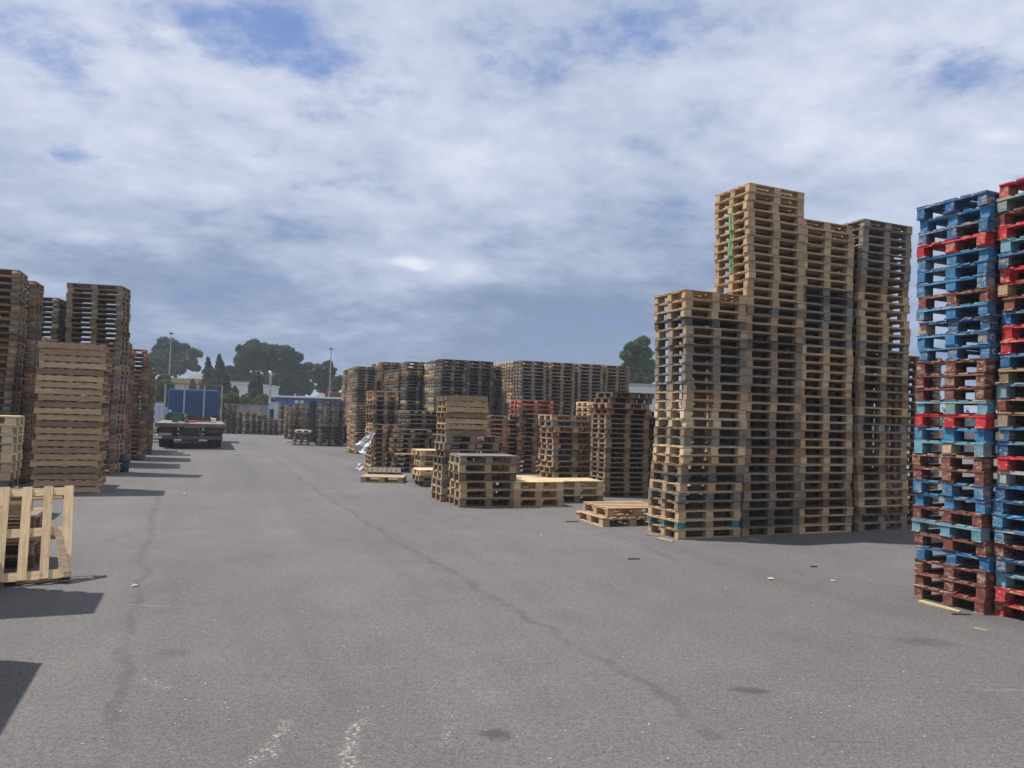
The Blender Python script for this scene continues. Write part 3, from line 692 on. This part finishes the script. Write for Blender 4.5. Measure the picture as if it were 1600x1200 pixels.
for x in (-1.30, -0.43, 0.48, 1.30): MB().box(x - .04, x + .04, 6.32, 6.42, 1.075 if abs(x) > 1 else 1.2, 2.84).build('headboard_post', alu, trk, bevel=0.008)
MB().box(-1.34, 1.34, 6.33, 6.41, 2.843, 2.90).build('headboard_top_bar', steel, trk)
MB().box(-1.25, 1.25, 6.43, 6.47, 1.08, 1.35).build('headboard_panel', dark, trk)
cab = MB().box(-1.19, 1.19, 6.75, 8.6, 0.75, 2.62).build('cab', blue, trk, bevel=0.10)
for z in (1.35, 1.62, 1.90, 2.2): MB().box(-1.05, 1.05, 6.735, 6.752, z, z + .022).build('cab_rib', blue, cab)
MB().box(-1.13, -1.0, 6.722, 6.745, 1.45, 1.58).build('sticker', material('sticker_white', (0.7, 0.7, 0.68), 0.5), cab)
for s in (-1, 1): MB().box(s * 1.28 - .06, s * 1.28 + .06, 8.0, 8.12, 1.7, 2.2).build('mirror', dark, cab, bevel=0.02)
def on_bed(x, y, z=1.073):
    v = Matrix.Rotation(R(21.8), 3, 'Z') @ Vector((x, y, 0)); return (tx.x + v.x, tx.y + v.y, z)
gm = material('green_plastic', (0.025, 0.13, 0.045), 0.5, var=0.15)
o = thing('tool_crate', 'green plastic box standing on the truck bed', 'box', on_bed(-0.62, 2.6), R(21.8))
MB().box(-.20, .20, -.15, .15, 0, .36).build('body', gm, o, bevel=0.025); MB().box(-.21, .21, -.16, .16, .362, .40).build('lid', gm, o, bevel=0.01)
o = thing('black_case', 'black case with a white curved mark beside the green box', 'case', on_bed(-0.26, 2.62), R(21.8))
cs = MB().box(-.14, .14, -.1, .1, 0, .38).build('body', material('black_plastic', (0.02, 0.02, 0.022), 0.5), o, bevel=0.02)
pts = [(0.07, .30), (0.0, .335), (-.07, .30), (-.05, .24), (.05, .20), (.07, .13), (0, .09), (-.07, .12)]
sm = MB()
for p, q_ in zip(pts, pts[1:]): sm.tube((p[0], -.103, p[1]), (q_[0], -.103, q_[1]), .013, n=6)
sm.build('curved_mark', material('strap_white', (0.6, 0.6, 0.6), 0.6), o)
o = thing('red_jerrycan', 'small red plastic can lying on the truck bed', 'can', on_bed(0.0, 2.35), R(12))
MB().box(-.16, .16, -.08, .08, 0, .09).build('body', material('red_plastic', (0.6, 0.05, 0.06), 0.5), o, bevel=0.025); MB().tube((-.16, 0, .05), (-.2, 0, .05), .022).build('cap', material('black_plastic'), o)
o = thing('metal_rack', 'low dark metal rack on the truck bed', 'rack', on_bed(0.48, 2.7), R(21.8))
for z in (0.02, .12, .22):
    MB().box(-.32, .32, -.16, -.14, z, z + .03).build('rail', dark, o); MB().box(-.32, .32, .14, .16, z, z + .03).build('rail', dark, o)
for sx_ in (-.33, .33):
    for sy_ in (-.15, .15): MB().tube((sx_, sy_, 0), (sx_, sy_, .27), .014, n=6).build('leg', dark, o)
o = thing('white_jug', 'white plastic jug near the right edge of the truck bed', 'jug', on_bed(0.92, 2.3), R(21.8))
wp = material('white_plastic', (0.75, 0.75, 0.73), 0.45)
MB().box(-.10, .10, -.09, .09, 0, .2).build('body', wp, o, bevel=0.03); MB().tube((-.08, 0, .19), (-.14, 0, .24), .025).build('spout', wp, o)
tp = MB(); N = 9
for j in range(N):
    for i in range(N): tp.v.append((-.3 + .6 * i / 8, -.16 + .32 * j / 8, 0.012 + 0.05 * random.random() * (0 < i < 8)))
tp.f = [(j * N + i, j * N + i + 1, (j + 1) * N + i + 1, (j + 1) * N + i) for j in range(N - 1) for i in range(N - 1)]
o = tp.build('folded_tarp', material('grey_tarp', (0.16, 0.19, 0.22), 0.6), None, on_bed(-0.35, 0.9), R(21.8)); tag(o, 'crumpled grey tarpaulin at the rear of the truck bed', 'tarpaulin')
md = o.modifiers.new('thickness', 'SOLIDIFY'); md.thickness = 0.008

# ------------------------------------------------------------------ forklift behind the far heap
fk = thing('forklift', 'forklift with a dark upright mast between two far pallet stacks', 'forklift', (-10.42, 40.45, 0), 0)
fg = material('forklift_paint', (0.02, 0.035, 0.035), 0.45)
for s in (-1, 1):
    MB().box(-.11, .11, s * .20 - .04, s * .20 + .04, 0.08, 2.18).build('mast_rail', fg, fk); MB().box(-1.15, -.16, s * .25 - .05, s * .25 + .05, 0.06, 0.10).build('fork', steel, fk)
MB().box(-.14, .14, -.25, .25, 2.183, 2.24).build('mast_head', fg, fk); MB().box(-.16, -.115, -.24, .24, 0.12, 0.55).build('carriage', fg, fk)
MB().tube((0, 0, .3), (0, 0, 2.0), .04).build('lift_cylinder', alu, fk)
MB().box(.25, 1.75, -.5, .5, 0.25, 1.0).build('body', fg, fk, bevel=0.05)
for x in (.4, 1.5): MB().tube((x, -.45, 1.0), (x, -.45, 2.05), .03).build('guard_post', fg, fk); MB().tube((x, .45, 1.0), (x, .45, 2.05), .03).build('guard_post', fg, fk)
MB().box(.35, 1.55, -.48, .48, 2.055, 2.1).build('overhead_guard', fg, fk)
for x in (.45, 1.5):
    for s in (-1, 1):
        MB().lathe([(.02, -.09), (.25, -.09), (.27, -.06), (.27, .06), (.25, .09), (.02, .09)], 16, Matrix.Translation((x, s * .45, .27)) @ Matrix.Rotation(R(90), 4, 'X')).build('wheel', rub, fk)

# ------------------------------------------------------------------ small yard things
q = on_ground(187, 738)
o = thing('plastic_drum', 'dark blue plastic drum on the asphalt beside the tall grey stack', 'drum', (q.x, q.y + .15, 0))
db = material('dark_blue_plastic', (0.006, 0.022, 0.05), 0.5, var=0.2)
MB().lathe([(.13, 0), (.152, .02), (.155, .14), (.160, .15), (.155, .16), (.155, .30), (.160, .31), (.155, .32), (.150, .42), (.11, .455)], 22).build('body', db, o, smooth=True)
MB().tube((.06, 0, .45), (.06, 0, .475), .03).build('cap', db, o); MB().tube((-.06, -.02, .46), (-.06, .06, .46), .012).build('handle', db, o)
q = at_depth(249, 650, 50)
o = thing('metal_cabinet', 'pale grey metal cabinet left of the truck, partly hidden by pallets', 'cabinet', (q.x, 50, 0))
cg = material('pale_grey_metal', (0.42, 0.47, 0.55), 0.5, 0.1, var=0.12)
MB().box(-.5, .5, 0, .8, 0.05, 1.85).build('body', cg, o, bevel=.01)
for s in (-1, 1): MB().box(s * .245 - .235, s * .245 + .235, -.03, -.002, .1, 1.8).build('door', cg, o, bevel=.008)
q = at_depth(421, 640, 55.6)
o = thing('vent_pipe', 'tall grey steel pipe with a white bent top beside the concrete wall', 'pipe', (q.x, 55.6, 0))
pg = material('galvanised_pipe', (0.34, 0.36, 0.38), 0.5, 0.3, var=0.2)
MB().tube((0, 0, 0), (0, 0, 4.15), .085, n=14).build('pipe_shaft', pg, o, smooth=False)
eb = MB(); pr = [(0, 0, 4.152), (0, -.02, 4.28), (-.03, -.08, 4.38), (-.05, -.18, 4.40)]
for a, b in zip(pr, pr[1:]): eb.tube(a, b, .10, n=12)
eb.build('pipe_elbow', wp, o); MB().tube((0, 0, 3.18), (0, 0, 3.26), .10).build('clamp', wp, o); MB().box(-.2, -.1, -.04, .04, 3.05, 3.13).build('clamp', wp, o)

# plastic film
film = bpy.data.materials.new('plastic_film'); film.use_nodes = True
T = NT(film.node_tree.nodes, film.node_tree.links); b = T.n['Principled BSDF']
b.inputs['Base Color'].default_value = (0.66, 0.67, 0.68, 1); b.inputs['Roughness'].default_value = 0.75
trn = T.new('ShaderNodeBsdfTransparent'); mx = T.new('ShaderNodeMixShader'); T.put(mx.inputs[0], T.rng(T.noise(T.new('ShaderNodeTexCoord').outputs['Object'], 9, 4, 0.7), 0.3, 0.7, 0.55, 0.98))
T.link(trn.outputs[0], mx.inputs[1]); T.link(b.outputs[0], mx.inputs[2]); T.link(mx.outputs[0], T.n['Material Output'].inputs['Surface'])
def sheet_between(name, corners, label, n=16, amp=0.05):
    A, B, D, E = [Vector(c) for c in corners]; m = MB()
    for j in range(n):
        for i in range(n):
            u, v = i / (n - 1), j / (n - 1)
            p = A.lerp(B, u).lerp(D.lerp(E, u), v)
            w = amp * (math.sin(u * 9 + v * 5) + math.sin(v * 14 + u * 3)) * 0.5 * v
            p += Vector((random.uniform(-1, 1) * .018, w + random.uniform(-1, 1) * .02, random.uniform(-1, 1) * .018 - 0.05 * math.sin(u * math.pi) * v))
            m.v.append(tuple(p))
    m.f = [(j * n + i, j * n + i + 1, (j + 1) * n + i + 1, (j + 1) * n + i) for j in range(n - 1) for i in range(n - 1)]
    o = m.build(name, film); md = o.modifiers.new('thickness', 'SOLIDIFY'); md.thickness = 0.004
    return tag(o, label, 'plastic sheet')
ad = at_depth; Y0 = i_[1]
sheet_between('plastic_sheet', (ad(577, 677, Y0 - .02), ad(586, 677, Y0 - .05), ad(551, 699, Y0 + .15), ad(571, 709, Y0 - .15)), 'torn white plastic sheet hanging from the middle of a pallet pile', amp=0.10)
sheet_between('plastic_sheet', (ad(561, 722, Y0 + .1), ad(568, 723, Y0 + .05), ad(553, 736, Y0 - .1), ad(566, 738, Y0 - .15)), 'clear plastic scrap bunched on the ground at the foot of the pile', amp=0.06)
sheet_between('plastic_sheet', (ad(663, 569, 33.6), ad(667, 569, 33.5), ad(664, 578, 33.5), ad(670, 578, 33.5)), 'white plastic scrap caught high on the dark back stacks', n=8, amp=0.05)

def stick(name, pa, pb, w, t, colr, label, cat='stick', z=0.003):
    A, B = on_ground(*pa), on_ground(*pb); L_ = (B - A).length; ang = math.atan2((B - A).y, (B - A).x)
    m = MB().add([(0, -w / 2, 0), (L_, -w / 2 * .6, 0), (L_ * 1.02, w / 2 * .4, 0), (0.01, w / 2, 0), (0, -w / 2, t), (L_, -w / 2 * .5, t * .8), (L_ * 1.02, w / 2 * .3, t * .8), (0.01, w / 2, t)], BOXF.tolist())
    o = m.build(name, WOOD, None, (A.x, A.y, z), ang); o.color = (*colr, 1); return tag(o, label, cat)
stick('wood_splinter', (1437, 941), (1500, 957), .05, .02, (0.60, 0.48, 0.27), 'yellow splintered slat at the foot of the painted stack')
stick('wood_stick', (1486, 960), (1517, 961), .03, .012, (0.12, 0.08, 0.06), 'dark thin stick in front of the painted stack')
stick('wood_stick', (1521, 983), (1541, 986), .03, .012, (0.58, 0.46, 0.26), 'short yellow splinter in front of the painted stack')
stick('wood_stick', (884, 815.5), (903, 815.5), .05, .02, (0.26, 0.15, 0.10), 'reddish brown stick on the asphalt left of the low pair')
stick('wood_stick', (981, 874), (1000, 874), .03, .015, (0.12, 0.09, 0.07), 'dark stick on open asphalt before the short tall stack')
stick('loose_board', (1028, 842), (1052, 847), .09, .02, (0.40, 0.29, 0.18), 'flat brown board at the corner of the short tall stack', 'board')
stick('loose_board', (1011, 836), (1030, 838), .08, .02, (0.36, 0.26, 0.17), 'short board under the left edge of the short tall stack', 'board')
stick('loose_board', (1170, 843), (1188, 846), .08, .02, (0.30, 0.27, 0.23), 'grey board in the shade at the foot of the tallest stack', 'board')
stick('wood_stick', (1266, 886), (1277, 886), .03, .015, (0.10, 0.07, 0.06), 'little dark stick on the asphalt right of centre')
stick('loose_plank', (444, 690.5), (470, 690.5), .30, .05, (0.60, 0.55, 0.42), 'long whitish plank lying flat before the far stacks', 'plank')
stick('loose_plank', (256, 703), (269, 703), .16, .03, (0.58, 0.46, 0.26), 'short yellow plank just behind the truck', 'plank')
stick('loose_plank', (365, 710.5), (378, 710.5), .12, .03, (0.58, 0.48, 0.30), 'short pale plank right of the truck shadow', 'plank')
stick('loose_plank', (269, 710), (274, 710.5), .14, .03, (0.58, 0.46, 0.26), 'tiny yellow plank end in the left shadow', 'plank')
o = MB().box(0, 1.3, -.05, .05, 0, .03).build('loose_plank', WOOD, None, tuple(at_depth(617, 710, 20.6)), R(4)); o.color = (0.60, 0.47, 0.28, 1); tag(o, 'pale plank sticking out left from the stepped pile', 'plank')
for k, (pa, pb) in enumerate((((565, 724), (573, 728)), ((564, 732), (575, 735)))):
    o = MB().box(0, .42, -.04, .04, 0, .02).build('broken_board', WOOD, None, tuple(at_depth(pa[0], pa[1], Y0 + .05)), R(-35)); o.rotation_euler = (0, R(18 + 6 * k), R(-30)); o.color = (0.58, 0.44, 0.25, 1)
    tag(o, ('upper', 'lower')[k] + ' pale broken board poking out below the hanging plastic', 'board')
paper = material('waste_paper', (0.42, 0.44, 0.43), 0.7)
def crumple(px, py, s, label, colr=None):
    q = on_ground(px, py); m = MB(); n = 6
    for j in range(n):
        for i in range(n): m.v.append(((i / 5 - .5) * s * 1.6, (j / 5 - .5) * s, 0.004 + random.random() * s * .35))
    m.f = [(j * n + i, j * n + i + 1, (j + 1) * n + i + 1, (j + 1) * n + i) for j in range(n - 1) for i in range(n - 1)]
    o = m.build('paper_scrap', colr or paper, None, (q.x, q.y, 0), random.uniform(0, 3)); md = o.modifiers.new('thickness', 'SOLIDIFY'); md.thickness = 0.003
    return tag(o, label, 'litter')
crumple(210, 916, .045, 'crumpled white paper alone on the asphalt near the dark seam')
crumple(1302, 908, .035, 'small white scrap on the asphalt below the tall stacks')
crumple(1204, 905, .05, 'creamy torn scrap left of the small white one', material('cream_scrap', (0.55, 0.50, 0.38), 0.8))
crumple(846, 837, .035, 'white scrap on the asphalt before the low piles')
crumple(289, 772, .05, 'white scrap on the asphalt near the left shadows')
# tiny flecks nobody would count
fl = MB()
for _ in range(600):
    px_, py_ = random.uniform(100, 1590), 690 + 500 * random.random() ** 1.3
    q = on_ground(px_, py_); s = random.uniform(.0015, .006) * (1 + q.y * 0.05); a = random.uniform(0, 3.1)
    M_ = Matrix.Translation((q.x, q.y, .002)) @ Matrix.Rotation(a, 4, 'Z'); fl.box(-s * random.uniform(.6, 2.2), s, -s * .5, s * .5, 0, s * .25, M_)
o = fl.build('litter', material('pale_chips', (0.42, 0.38, 0.31), 0.9)); o['kind'] = 'stuff'; o['label'] = 'tiny pale wood chips and flecks strewn over the asphalt'

# ------------------------------------------------------------------ wall and buildings
conc = material('old_concrete', (0.30, 0.27, 0.25), 0.9, var=0.28, vscale=1.3, dirt=(0.17, 0.155, 0.145), bump=0.3, bscale=9)
wall = thing('concrete_wall', 'long grey concrete panel wall behind the far pallets', 'wall', (0, 57, 0), R(1.0))
xa, xb = -34.0, 40.0; k = 0; x = xa
while x < xb:
    MB().box(x + .012, x + 1.988, -.06, .06, 0, 1.93 + random.uniform(-.01, .01)).build('panel', conc, wall)
    if k % 3 == 0: MB().box(x - .1, x + .1, -.09, -.062, 0, 1.96).build('post', conc, wall)
    x += 2.0; k += 1
MB().box(xa, xb, -.075, .075, 1.945, 2.0).build('coping', conc, wall)

white = material('white_render', (0.66, 0.68, 0.70), 0.7, var=0.08, vscale=0.5); bluew = material('blue_cladding', (0.045, 0.13, 0.30), 0.5, var=0.2, vscale=0.8)
q = at_depth(428, 640, 60)
bb = thing('workshop', 'long low blue and white workshop beyond the wall with a white roof edge', 'building', (q.x, 60, 0), R(2))
MB().box(0, 16, 0, 6, 0, 1.9).build('lower_wall', white, bb)
for k in range(16): MB().box(k + .015, k + .985, -.02, 5.9, 1.905, 2.62).build('cladding_panel', bluew, bb)
MB().box(-.2, 16.2, -.25, 6.3, 2.625, 2.76).build('roof_edge', white, bb, bevel=.02)
for px_ in (1.6, 2.0): MB().box(px_, px_ + .28, -.05, -.022, 2.2, 2.45).build('vent', white, bb)
q = at_depth(430, 640, 56.0)
kb = thing('gate_booth', 'pale blue booth with a dark doorway at the end of the wall', 'booth', (q.x, 55.2, 0))
lb = material('pale_blue_panel', (0.42, 0.58, 0.68), 0.5, var=0.1)
MB().box(-.26, -.19, 0, .8, 0, 2.15).build('jamb', lb, kb); MB().box(.16, .24, 0, .8, 0, 2.15).build('jamb', white, kb); MB().box(-.19, .16, .7, .78, 0, 1.7).build('door', dark, kb)
MB().box(-.188, .158, 0, .69, 1.705, 2.15).build('header', lb, kb); MB().box(-.3, .3, -.05, .9, 2.155, 2.22).build('roof', white, kb)

def house(name, label, px0, px1, ptop, Y, depth, wallm, roofm, ridge=0.0, wins=0, ribs=0):
    A, B = at_depth(px0, 620, Y), at_depth(px1, 620, Y); w = B.x - A.x; h = at_depth((px0 + px1) / 2, ptop, Y).z
    o = thing(name, label, 'building', (A.x, Y, 0)); eh = h - ridge
    MB().box(0, w, 0, depth, 0, eh - .15).build('wall', wallm, o)
    if ridge > 0:
        MB().add([(-.3, -.3, eh - .15), (w + .3, -.3, eh - .15), (w + .3, depth + .3, eh - .15), (-.3, depth + .3, eh - .15), (w * .12, depth / 2, h), (w * .88, depth / 2, h)],
                 [(0, 1, 5, 4), (1, 2, 5), (2, 3, 4, 5), (3, 0, 4), (3, 2, 1, 0)]).build('roof', roofm, o)
    else: MB().box(-.1, w + .1, -.1, depth + .1, eh - .148, eh).build('roof', roofm, o)
    for k in range(wins):
        x = w * (k + .7) / (wins + .4); f = MB().box(x - .5, x + .5, -.06, -.002, eh - 1.6, eh - .6).build('window', white, o); MB().box(x - .42, x + .42, -.075, -.062, eh - 1.52, eh - .68).build('pane', material('dark_glass', (0.03, 0.04, 0.05), 0.1), f)
    for k in range(ribs): MB().box(w * (k + .5) / ribs - .05, w * (k + .5) / ribs + .05, -.08, -.002, eh * .52, eh - .16).build('rib', roofm, o)
    return o
beige = material('beige_cladding', (0.40, 0.34, 0.19), 0.7, var=0.1, vscale=0.4); pinky = material('pink_grey_roof', (0.13, 0.105, 0.10), 0.8, var=0.15); grw = material('grey_render', (0.38, 0.38, 0.40), 0.8, var=0.1)
house('warehouse', 'beige ribbed warehouse above the truck cab', 261, 309, 591, 96, 14, beige, beige, 0, 0, 14)
MB().box(0, 12, -.6, -.05, 0, 3.3).build('low_white_front', white, bpy.data.objects['warehouse'], loc=(0.5, -.2, 0))
house('hillside_house', 'pinkish house with hipped roof under the left pine', 283, 313, 582, 118, 8, pinky, pinky, 1.4, 2)
house('white_shed', 'plain white shed between the dark conifers', 362, 393, 598, 78, 9, white, white, 0)
house('beige_shed', 'beige roof strip showing over the white shed', 359, 380, 595.5, 92, 8, beige, beige, 0)
house('gabled_house', 'pale gabled house under the right pine', 484, 506, 613, 92, 8, grw, pinky, 1.2)
house('white_hall', 'long white hall with a grey roof beyond the back stacks', 978, 1060, 600, 62, 14, white, grw, 0)
q = at_depth(515, 620, 76)
ct = thing('shipping_container', 'dark red shipping container beyond the wall', 'container', (q.x, 76, 0)); cr = material('container_red', (0.17, 0.035, 0.03), 0.6, var=0.2)
MB().box(0, 2.4, 0, 6, .15, 3.5).build('body', cr, ct, bevel=.03)
for k in range(8): MB().box(.1 + k * .29, .24 + k * .29, -.04, -.002, .3, 3.3).build('rib', cr, ct)

lampm = material('lamp_pole_grey', (0.30, 0.30, 0.29), 0.6)
for px_, pt, Y, lab in ((267.5, 522, 84, 'thin tall lamp pole in front of the left pine'), (517.5, 546, 88, 'thin lamp pole rising behind the right pine')):
    q = at_depth(px_, pt, Y); base = at_depth(px_ - (632 - pt) * .03, 632, Y)
    o = thing('lamp_pole', lab, 'lamp pole', (q.x, Y, 0), group='lamp poles beyond the wall')
    MB().tube((0, 0, 0), (0, 0, q.z), .10, .05, 8).build('pole', lampm, o); MB().box(-.16, .16, -.22, .22, q.z + .002, q.z + .14).build('lamp_head', dark, o, bevel=.03)

# ------------------------------------------------------------------ trees
PINE = leaf_mat('pine_needles', (0.050, 0.078, 0.044), (0.072, 0.102, 0.052), (0.082, 0.104, 0.060))
DARKF = leaf_mat('fir_needles', (0.034, 0.056, 0.040), (0.050, 0.074, 0.048), (0.065, 0.088, 0.052))
BROAD = leaf_mat('broad_leaves', (0.070, 0.120, 0.034), (0.110, 0.160, 0.050), (0.14, 0.19, 0.07))
DULL = leaf_mat('shrub_leaves', (0.075, 0.095, 0.050), (0.105, 0.125, 0.070), (0.15, 0.16, 0.10))
BARK = material('bark', (0.12, 0.085, 0.06), 0.95, var=0.3, vscale=3)
def foliage(lobes, n, s, up=0.3, shell=0.55):
    """leaf clumps spread in and over ellipsoidal lobes; returns verts, faces"""
    vols = np.array([rx * ry * rz for (_, _, _, rx, ry, rz) in lobes]) ** (2 / 3); vols /= vols.sum()
    idx = rng.choice(len(lobes), n, p=vols); Lb = np.array(lobes)[idx]
    d = rng.normal(size=(n, 3)); d /= np.linalg.norm(d, axis=1)[:, None]
    r = shell + (1.12 - shell) * rng.random(n) ** 0.7
    r = np.where(rng.random(n) < 0.12, 1.0 + 0.30 * rng.random(n), r) * 0.95
    lump = 1 + 0.16 * np.sin(d[:, 0] * 11 + idx) * np.sin(d[:, 2] * 9 + idx * 2) * np.sin(d[:, 1] * 8 + 1) + 0.10 * rng.normal(size=n)
    P_ = Lb[:, :3] + d * (r * lump)[:, None] * Lb[:, 3:]
    a = rng.normal(size=(n, 3)) + np.array([0, 0, up]); a /= np.linalg.norm(a, axis=1)[:, None]
    b = np.cross(a, rng.normal(size=(n, 3))); b /= np.linalg.norm(b, axis=1)[:, None]
    sz_ = s * (0.6 + 0.8 * rng.random(n))[:, None]
    v = np.stack([P_ - a * sz_ * .2 - b * sz_ * .5, P_ - a * sz_ * .3 + b * sz_ * .5, P_ + a * sz_ * .7 + b * sz_ * .15, P_ + a * sz_ * .55 - b * sz_ * .45], 1).reshape(-1, 3)
    return v
def tufts(lobes, k=9):
    out = []
    for (x, y, z, rx, ry, rz) in lobes:
        out.append((x, y, z, rx * .84, ry * .84, rz * .80))
        for _ in range(k):
            d = rng.normal(size=3); d /= np.linalg.norm(d); d[2] = abs(d[2]) * 1.1 - .35; f = rng.uniform(.62, .86); q = rng.uniform(.24, .42)
            out.append((x + d[0] * rx * f, y + d[1] * ry * f, z + d[2] * rz * f, rx * q, ry * q, rz * q * .8))
    return out
def leaf_obj(name, v, mat, parent=None):
    me = bpy.data.meshes.new(name); n = len(v) // 4
    me.vertices.add(len(v)); me.vertices.foreach_set('co', v.reshape(-1)); me.loops.add(4 * n); me.loops.foreach_set('vertex_index', np.arange(4 * n, dtype=np.int32))
    me.polygons.add(n); me.polygons.foreach_set('loop_start', np.arange(n, dtype=np.int32) * 4); me.polygons.foreach_set('loop_total', np.full(n, 4, dtype=np.int32))
    me.update(); me.validate(); me.materials.append(mat); return link(name, me, parent)
def tree(name, label, pxlobes, Y, mat, n, s, cat='tree', trunk=True, base_px=None, flat=0.8, up=0.3, shell=0.5, gz=0):
    c = [at_depth(p[0], p[1], Y) for p in pxlobes]; mpp = Y / FPX
    bx = at_depth(base_px if base_px else np.mean([p[0] for p in pxlobes]), 632, Y).x
    o = thing(name, label, cat, (bx, Y, 0)); lobes = []
    for p, q in zip(pxlobes, c):
        rx = p[2] * mpp; rz_ = (p[3] if len(p) > 3 else p[2] * flat) * mpp
        lobes.append((q.x - bx, random.uniform(-1, 1) * rx * .8, q.z, rx, rx * .9, rz_))
    leaf_obj('crown', foliage(tufts(lobes), n, s, up, shell), mat, o)
    if trunk:
        m = MB(); hz = min(l[2] for l in lobes); top = Vector((random.uniform(-.3, .3), 0, max(hz, 1.5)))
        m.tube((0, 0, 0), top, .035 * top.z + .12, .02 * top.z + .1, 9)
        for l in lobes:
            e = Vector(l[:3]); mid = top.lerp(e, .5) + Vector((random.uniform(-.3, .3), random.uniform(-.3, .3), .2)); m.tube(top, mid, .12, .08, 6); m.tube(mid, e, .08, .03, 6)
        m.build('trunk', BARK, o)
    return o
tree('pine_tree', 'broad dark umbrella pine rising behind the truck', [(250, 548, 17), (238, 563, 13), (268, 541, 15), (285, 543, 9), (262, 560, 20), (284, 560, 15), (303, 553, 11), (298, 565, 14), (309, 553, 7), (243, 577, 13), (262, 578, 14), (282, 575, 15), (303, 575, 9, 5), (256, 534, 9)], 105, PINE, 46000, .26, base_px=275)
tree('pine_tree', 'largest dark pine with a domed many lobed crown', [(396, 546, 15), (412, 548, 15), (385, 556, 12), (430, 550, 15), (450, 552, 14), (462, 560, 12), (372, 562, 7), (380, 570, 12), (400, 566, 18), (425, 572, 18), (448, 572, 16), (466, 578, 13), (480, 573, 9), (484, 585, 9), (440, 592, 22), (465, 600, 20), (420, 598, 18), (398, 592, 14), (378, 583, 10), (374, 545, 5, 7), (397, 536, 8), (440, 608, 20), (478, 606, 14), (400, 612, 14)], 100, PINE, 92000, .26, base_px=437)
tree('pine_tree', 'smaller ragged pine just right of the largest one', [(513, 571, 8), (505, 580, 12), (497, 574, 6), (515, 585, 9), (500, 592, 10), (512, 598, 11), (503, 606, 10), (519, 578, 5)], 92, PINE, 22000, .24, base_px=507)
def conifer(name, label, px, ptop, pbase, halfw, Y, mat, n, lean=0):
    steps = 9; lob = []
    for k in range(steps):
        t = k / (steps - 1); y = ptop + (pbase - ptop) * t; w = halfw * (0.12 + 0.88 * t ** .8) * random.uniform(.85, 1.1)
        lob.append((px + random.uniform(-1, 1) * w * .25, y + 2, w, (pbase - ptop) / steps * .8))
    return tree(name, label, lob, Y, mat, int(n * 1.5), .24, base_px=px, up=-.2, shell=.2)
conifer('conifer_tree', 'left one of two dark pointed conifers behind the truck', 325, 560, 612, 14, 88, DARKF, 9000)
conifer('conifer_tree', 'right and taller of two dark pointed conifers', 342, 557, 618, 18, 86, DARKF, 11000)
tree('scrub_tree', 'dark bushy tree filling the gap between conifer and largest pine', [(360, 578, 8), (368, 583, 8), (356, 592, 10), (366, 600, 10), (376, 597, 9)], 96, DARKF, 8000, .3)
conifer('conifer_tree', 'small dark conifer low beside the white shed', 353, 585, 620, 9, 74, DARKF, 4000)
conifer('conifer_tree', 'tiny dark conifer sprig before the white shed', 367, 603, 618, 4, 72, DARKF, 900)
conifer('cypress_tree', 'olive green feathery cypress left half of a pair', 396, 584, 625, 9, 70, DULL, 4500); conifer('cypress_tree', 'olive green feathery cypress right half of a pair', 404, 581, 625, 7, 71, DULL, 3800)
conifer('conifer_tree', 'thin dark conifer left of the beige warehouse corner', 301, 592, 612, 5, 80, DARKF, 1200)
tree('leafy_tree', 'bright green leafy tree between the left stacks and the truck', [(256, 592, 9), (262, 602, 10), (250, 610, 10), (262, 618, 10), (252, 626, 9), (266, 610, 7), (247, 600, 7)], 66, BROAD, 8000, .26)
tree('leafy_tree', 'green leafy tree rising behind the back stacks on the right', [(984, 545, 9), (997, 540, 10), (976, 556, 8), (990, 560, 14), (1006, 552, 12), (1006, 534, 9), (984, 575, 12), (1000, 578, 14), (990, 592, 14), (1012, 590, 14), (1012, 570, 12)], 66, BROAD, 13000, .30, base_px=998)
tree('leafy_tree', 'green tree between the red container and the back stacks', [(524, 596, 6), (529, 603, 7), (523, 608, 6), (531, 592, 6)], 84, BROAD, 3500, .28)
for k, (px_, py_, r, lab, mt) in enumerate(((350, 624, 9, 'green shrub over the wall just right of the truck', BROAD), (364, 622, 10, 'bushy green shrub left of the dull grey one', BROAD), (380, 625, 10, 'dull grey green shrub over the wall', DULL), (403, 625, 9, 'rounded bright green shrub over the wall', BROAD), (412, 621, 7, 'green shrub beside the vent pipe', BROAD), (425, 627, 6, 'reddish grey shrub right of the vent pipe', DULL))):
    tree('shrub', lab, [(px_, py_, r), (px_ - r * .5, py_ + r * .6, r * .7), (px_ + r * .5, py_ + r * .6, r * .7), (px_, py_ + r * 1.4, r)], 61 + k * .5, mt, 3200, .17, cat='shrub', trunk=False, shell=.3)
# far belt of trees that reads as one mass
lob = []
for X in np.arange(-150, 190, 5.5):
    h = random.uniform(3.0, 5.2); lob.append((X + random.uniform(-2, 2), 150 + random.uniform(-8, 8), h * .5, 4.2, 3.5, h * .62))
o = leaf_obj('treeline', foliage(lob, 30000, .62, .3, .5), DARKF); o['kind'] = 'stuff'; o['label'] = 'far off dark belt of trees along the horizon'

# ------------------------------------------------------------------ the air
hz = bpy.data.materials.new('air_haze'); hz.use_nodes = True
for n in list(hz.node_tree.nodes): hz.node_tree.nodes.remove(n)
T = NT(hz.node_tree.nodes, hz.node_tree.links)
pv = T.new('ShaderNodeVolumePrincipled'); pv.inputs['Density'].default_value = 0.0010; pv.inputs['Color'].default_value = (0.80, 0.88, 1.0, 1); pv.inputs['Anisotropy'].default_value = 0.0
T.link(pv.outputs[0], T.new('ShaderNodeOutputMaterial').inputs['Volume'])
o = MB().box(-1010, 1010, -410, 1110, -1.03, 16).build('haze', hz); o['kind'] = 'stuff'; o['label'] = 'thin bluish air between here and the far trees'
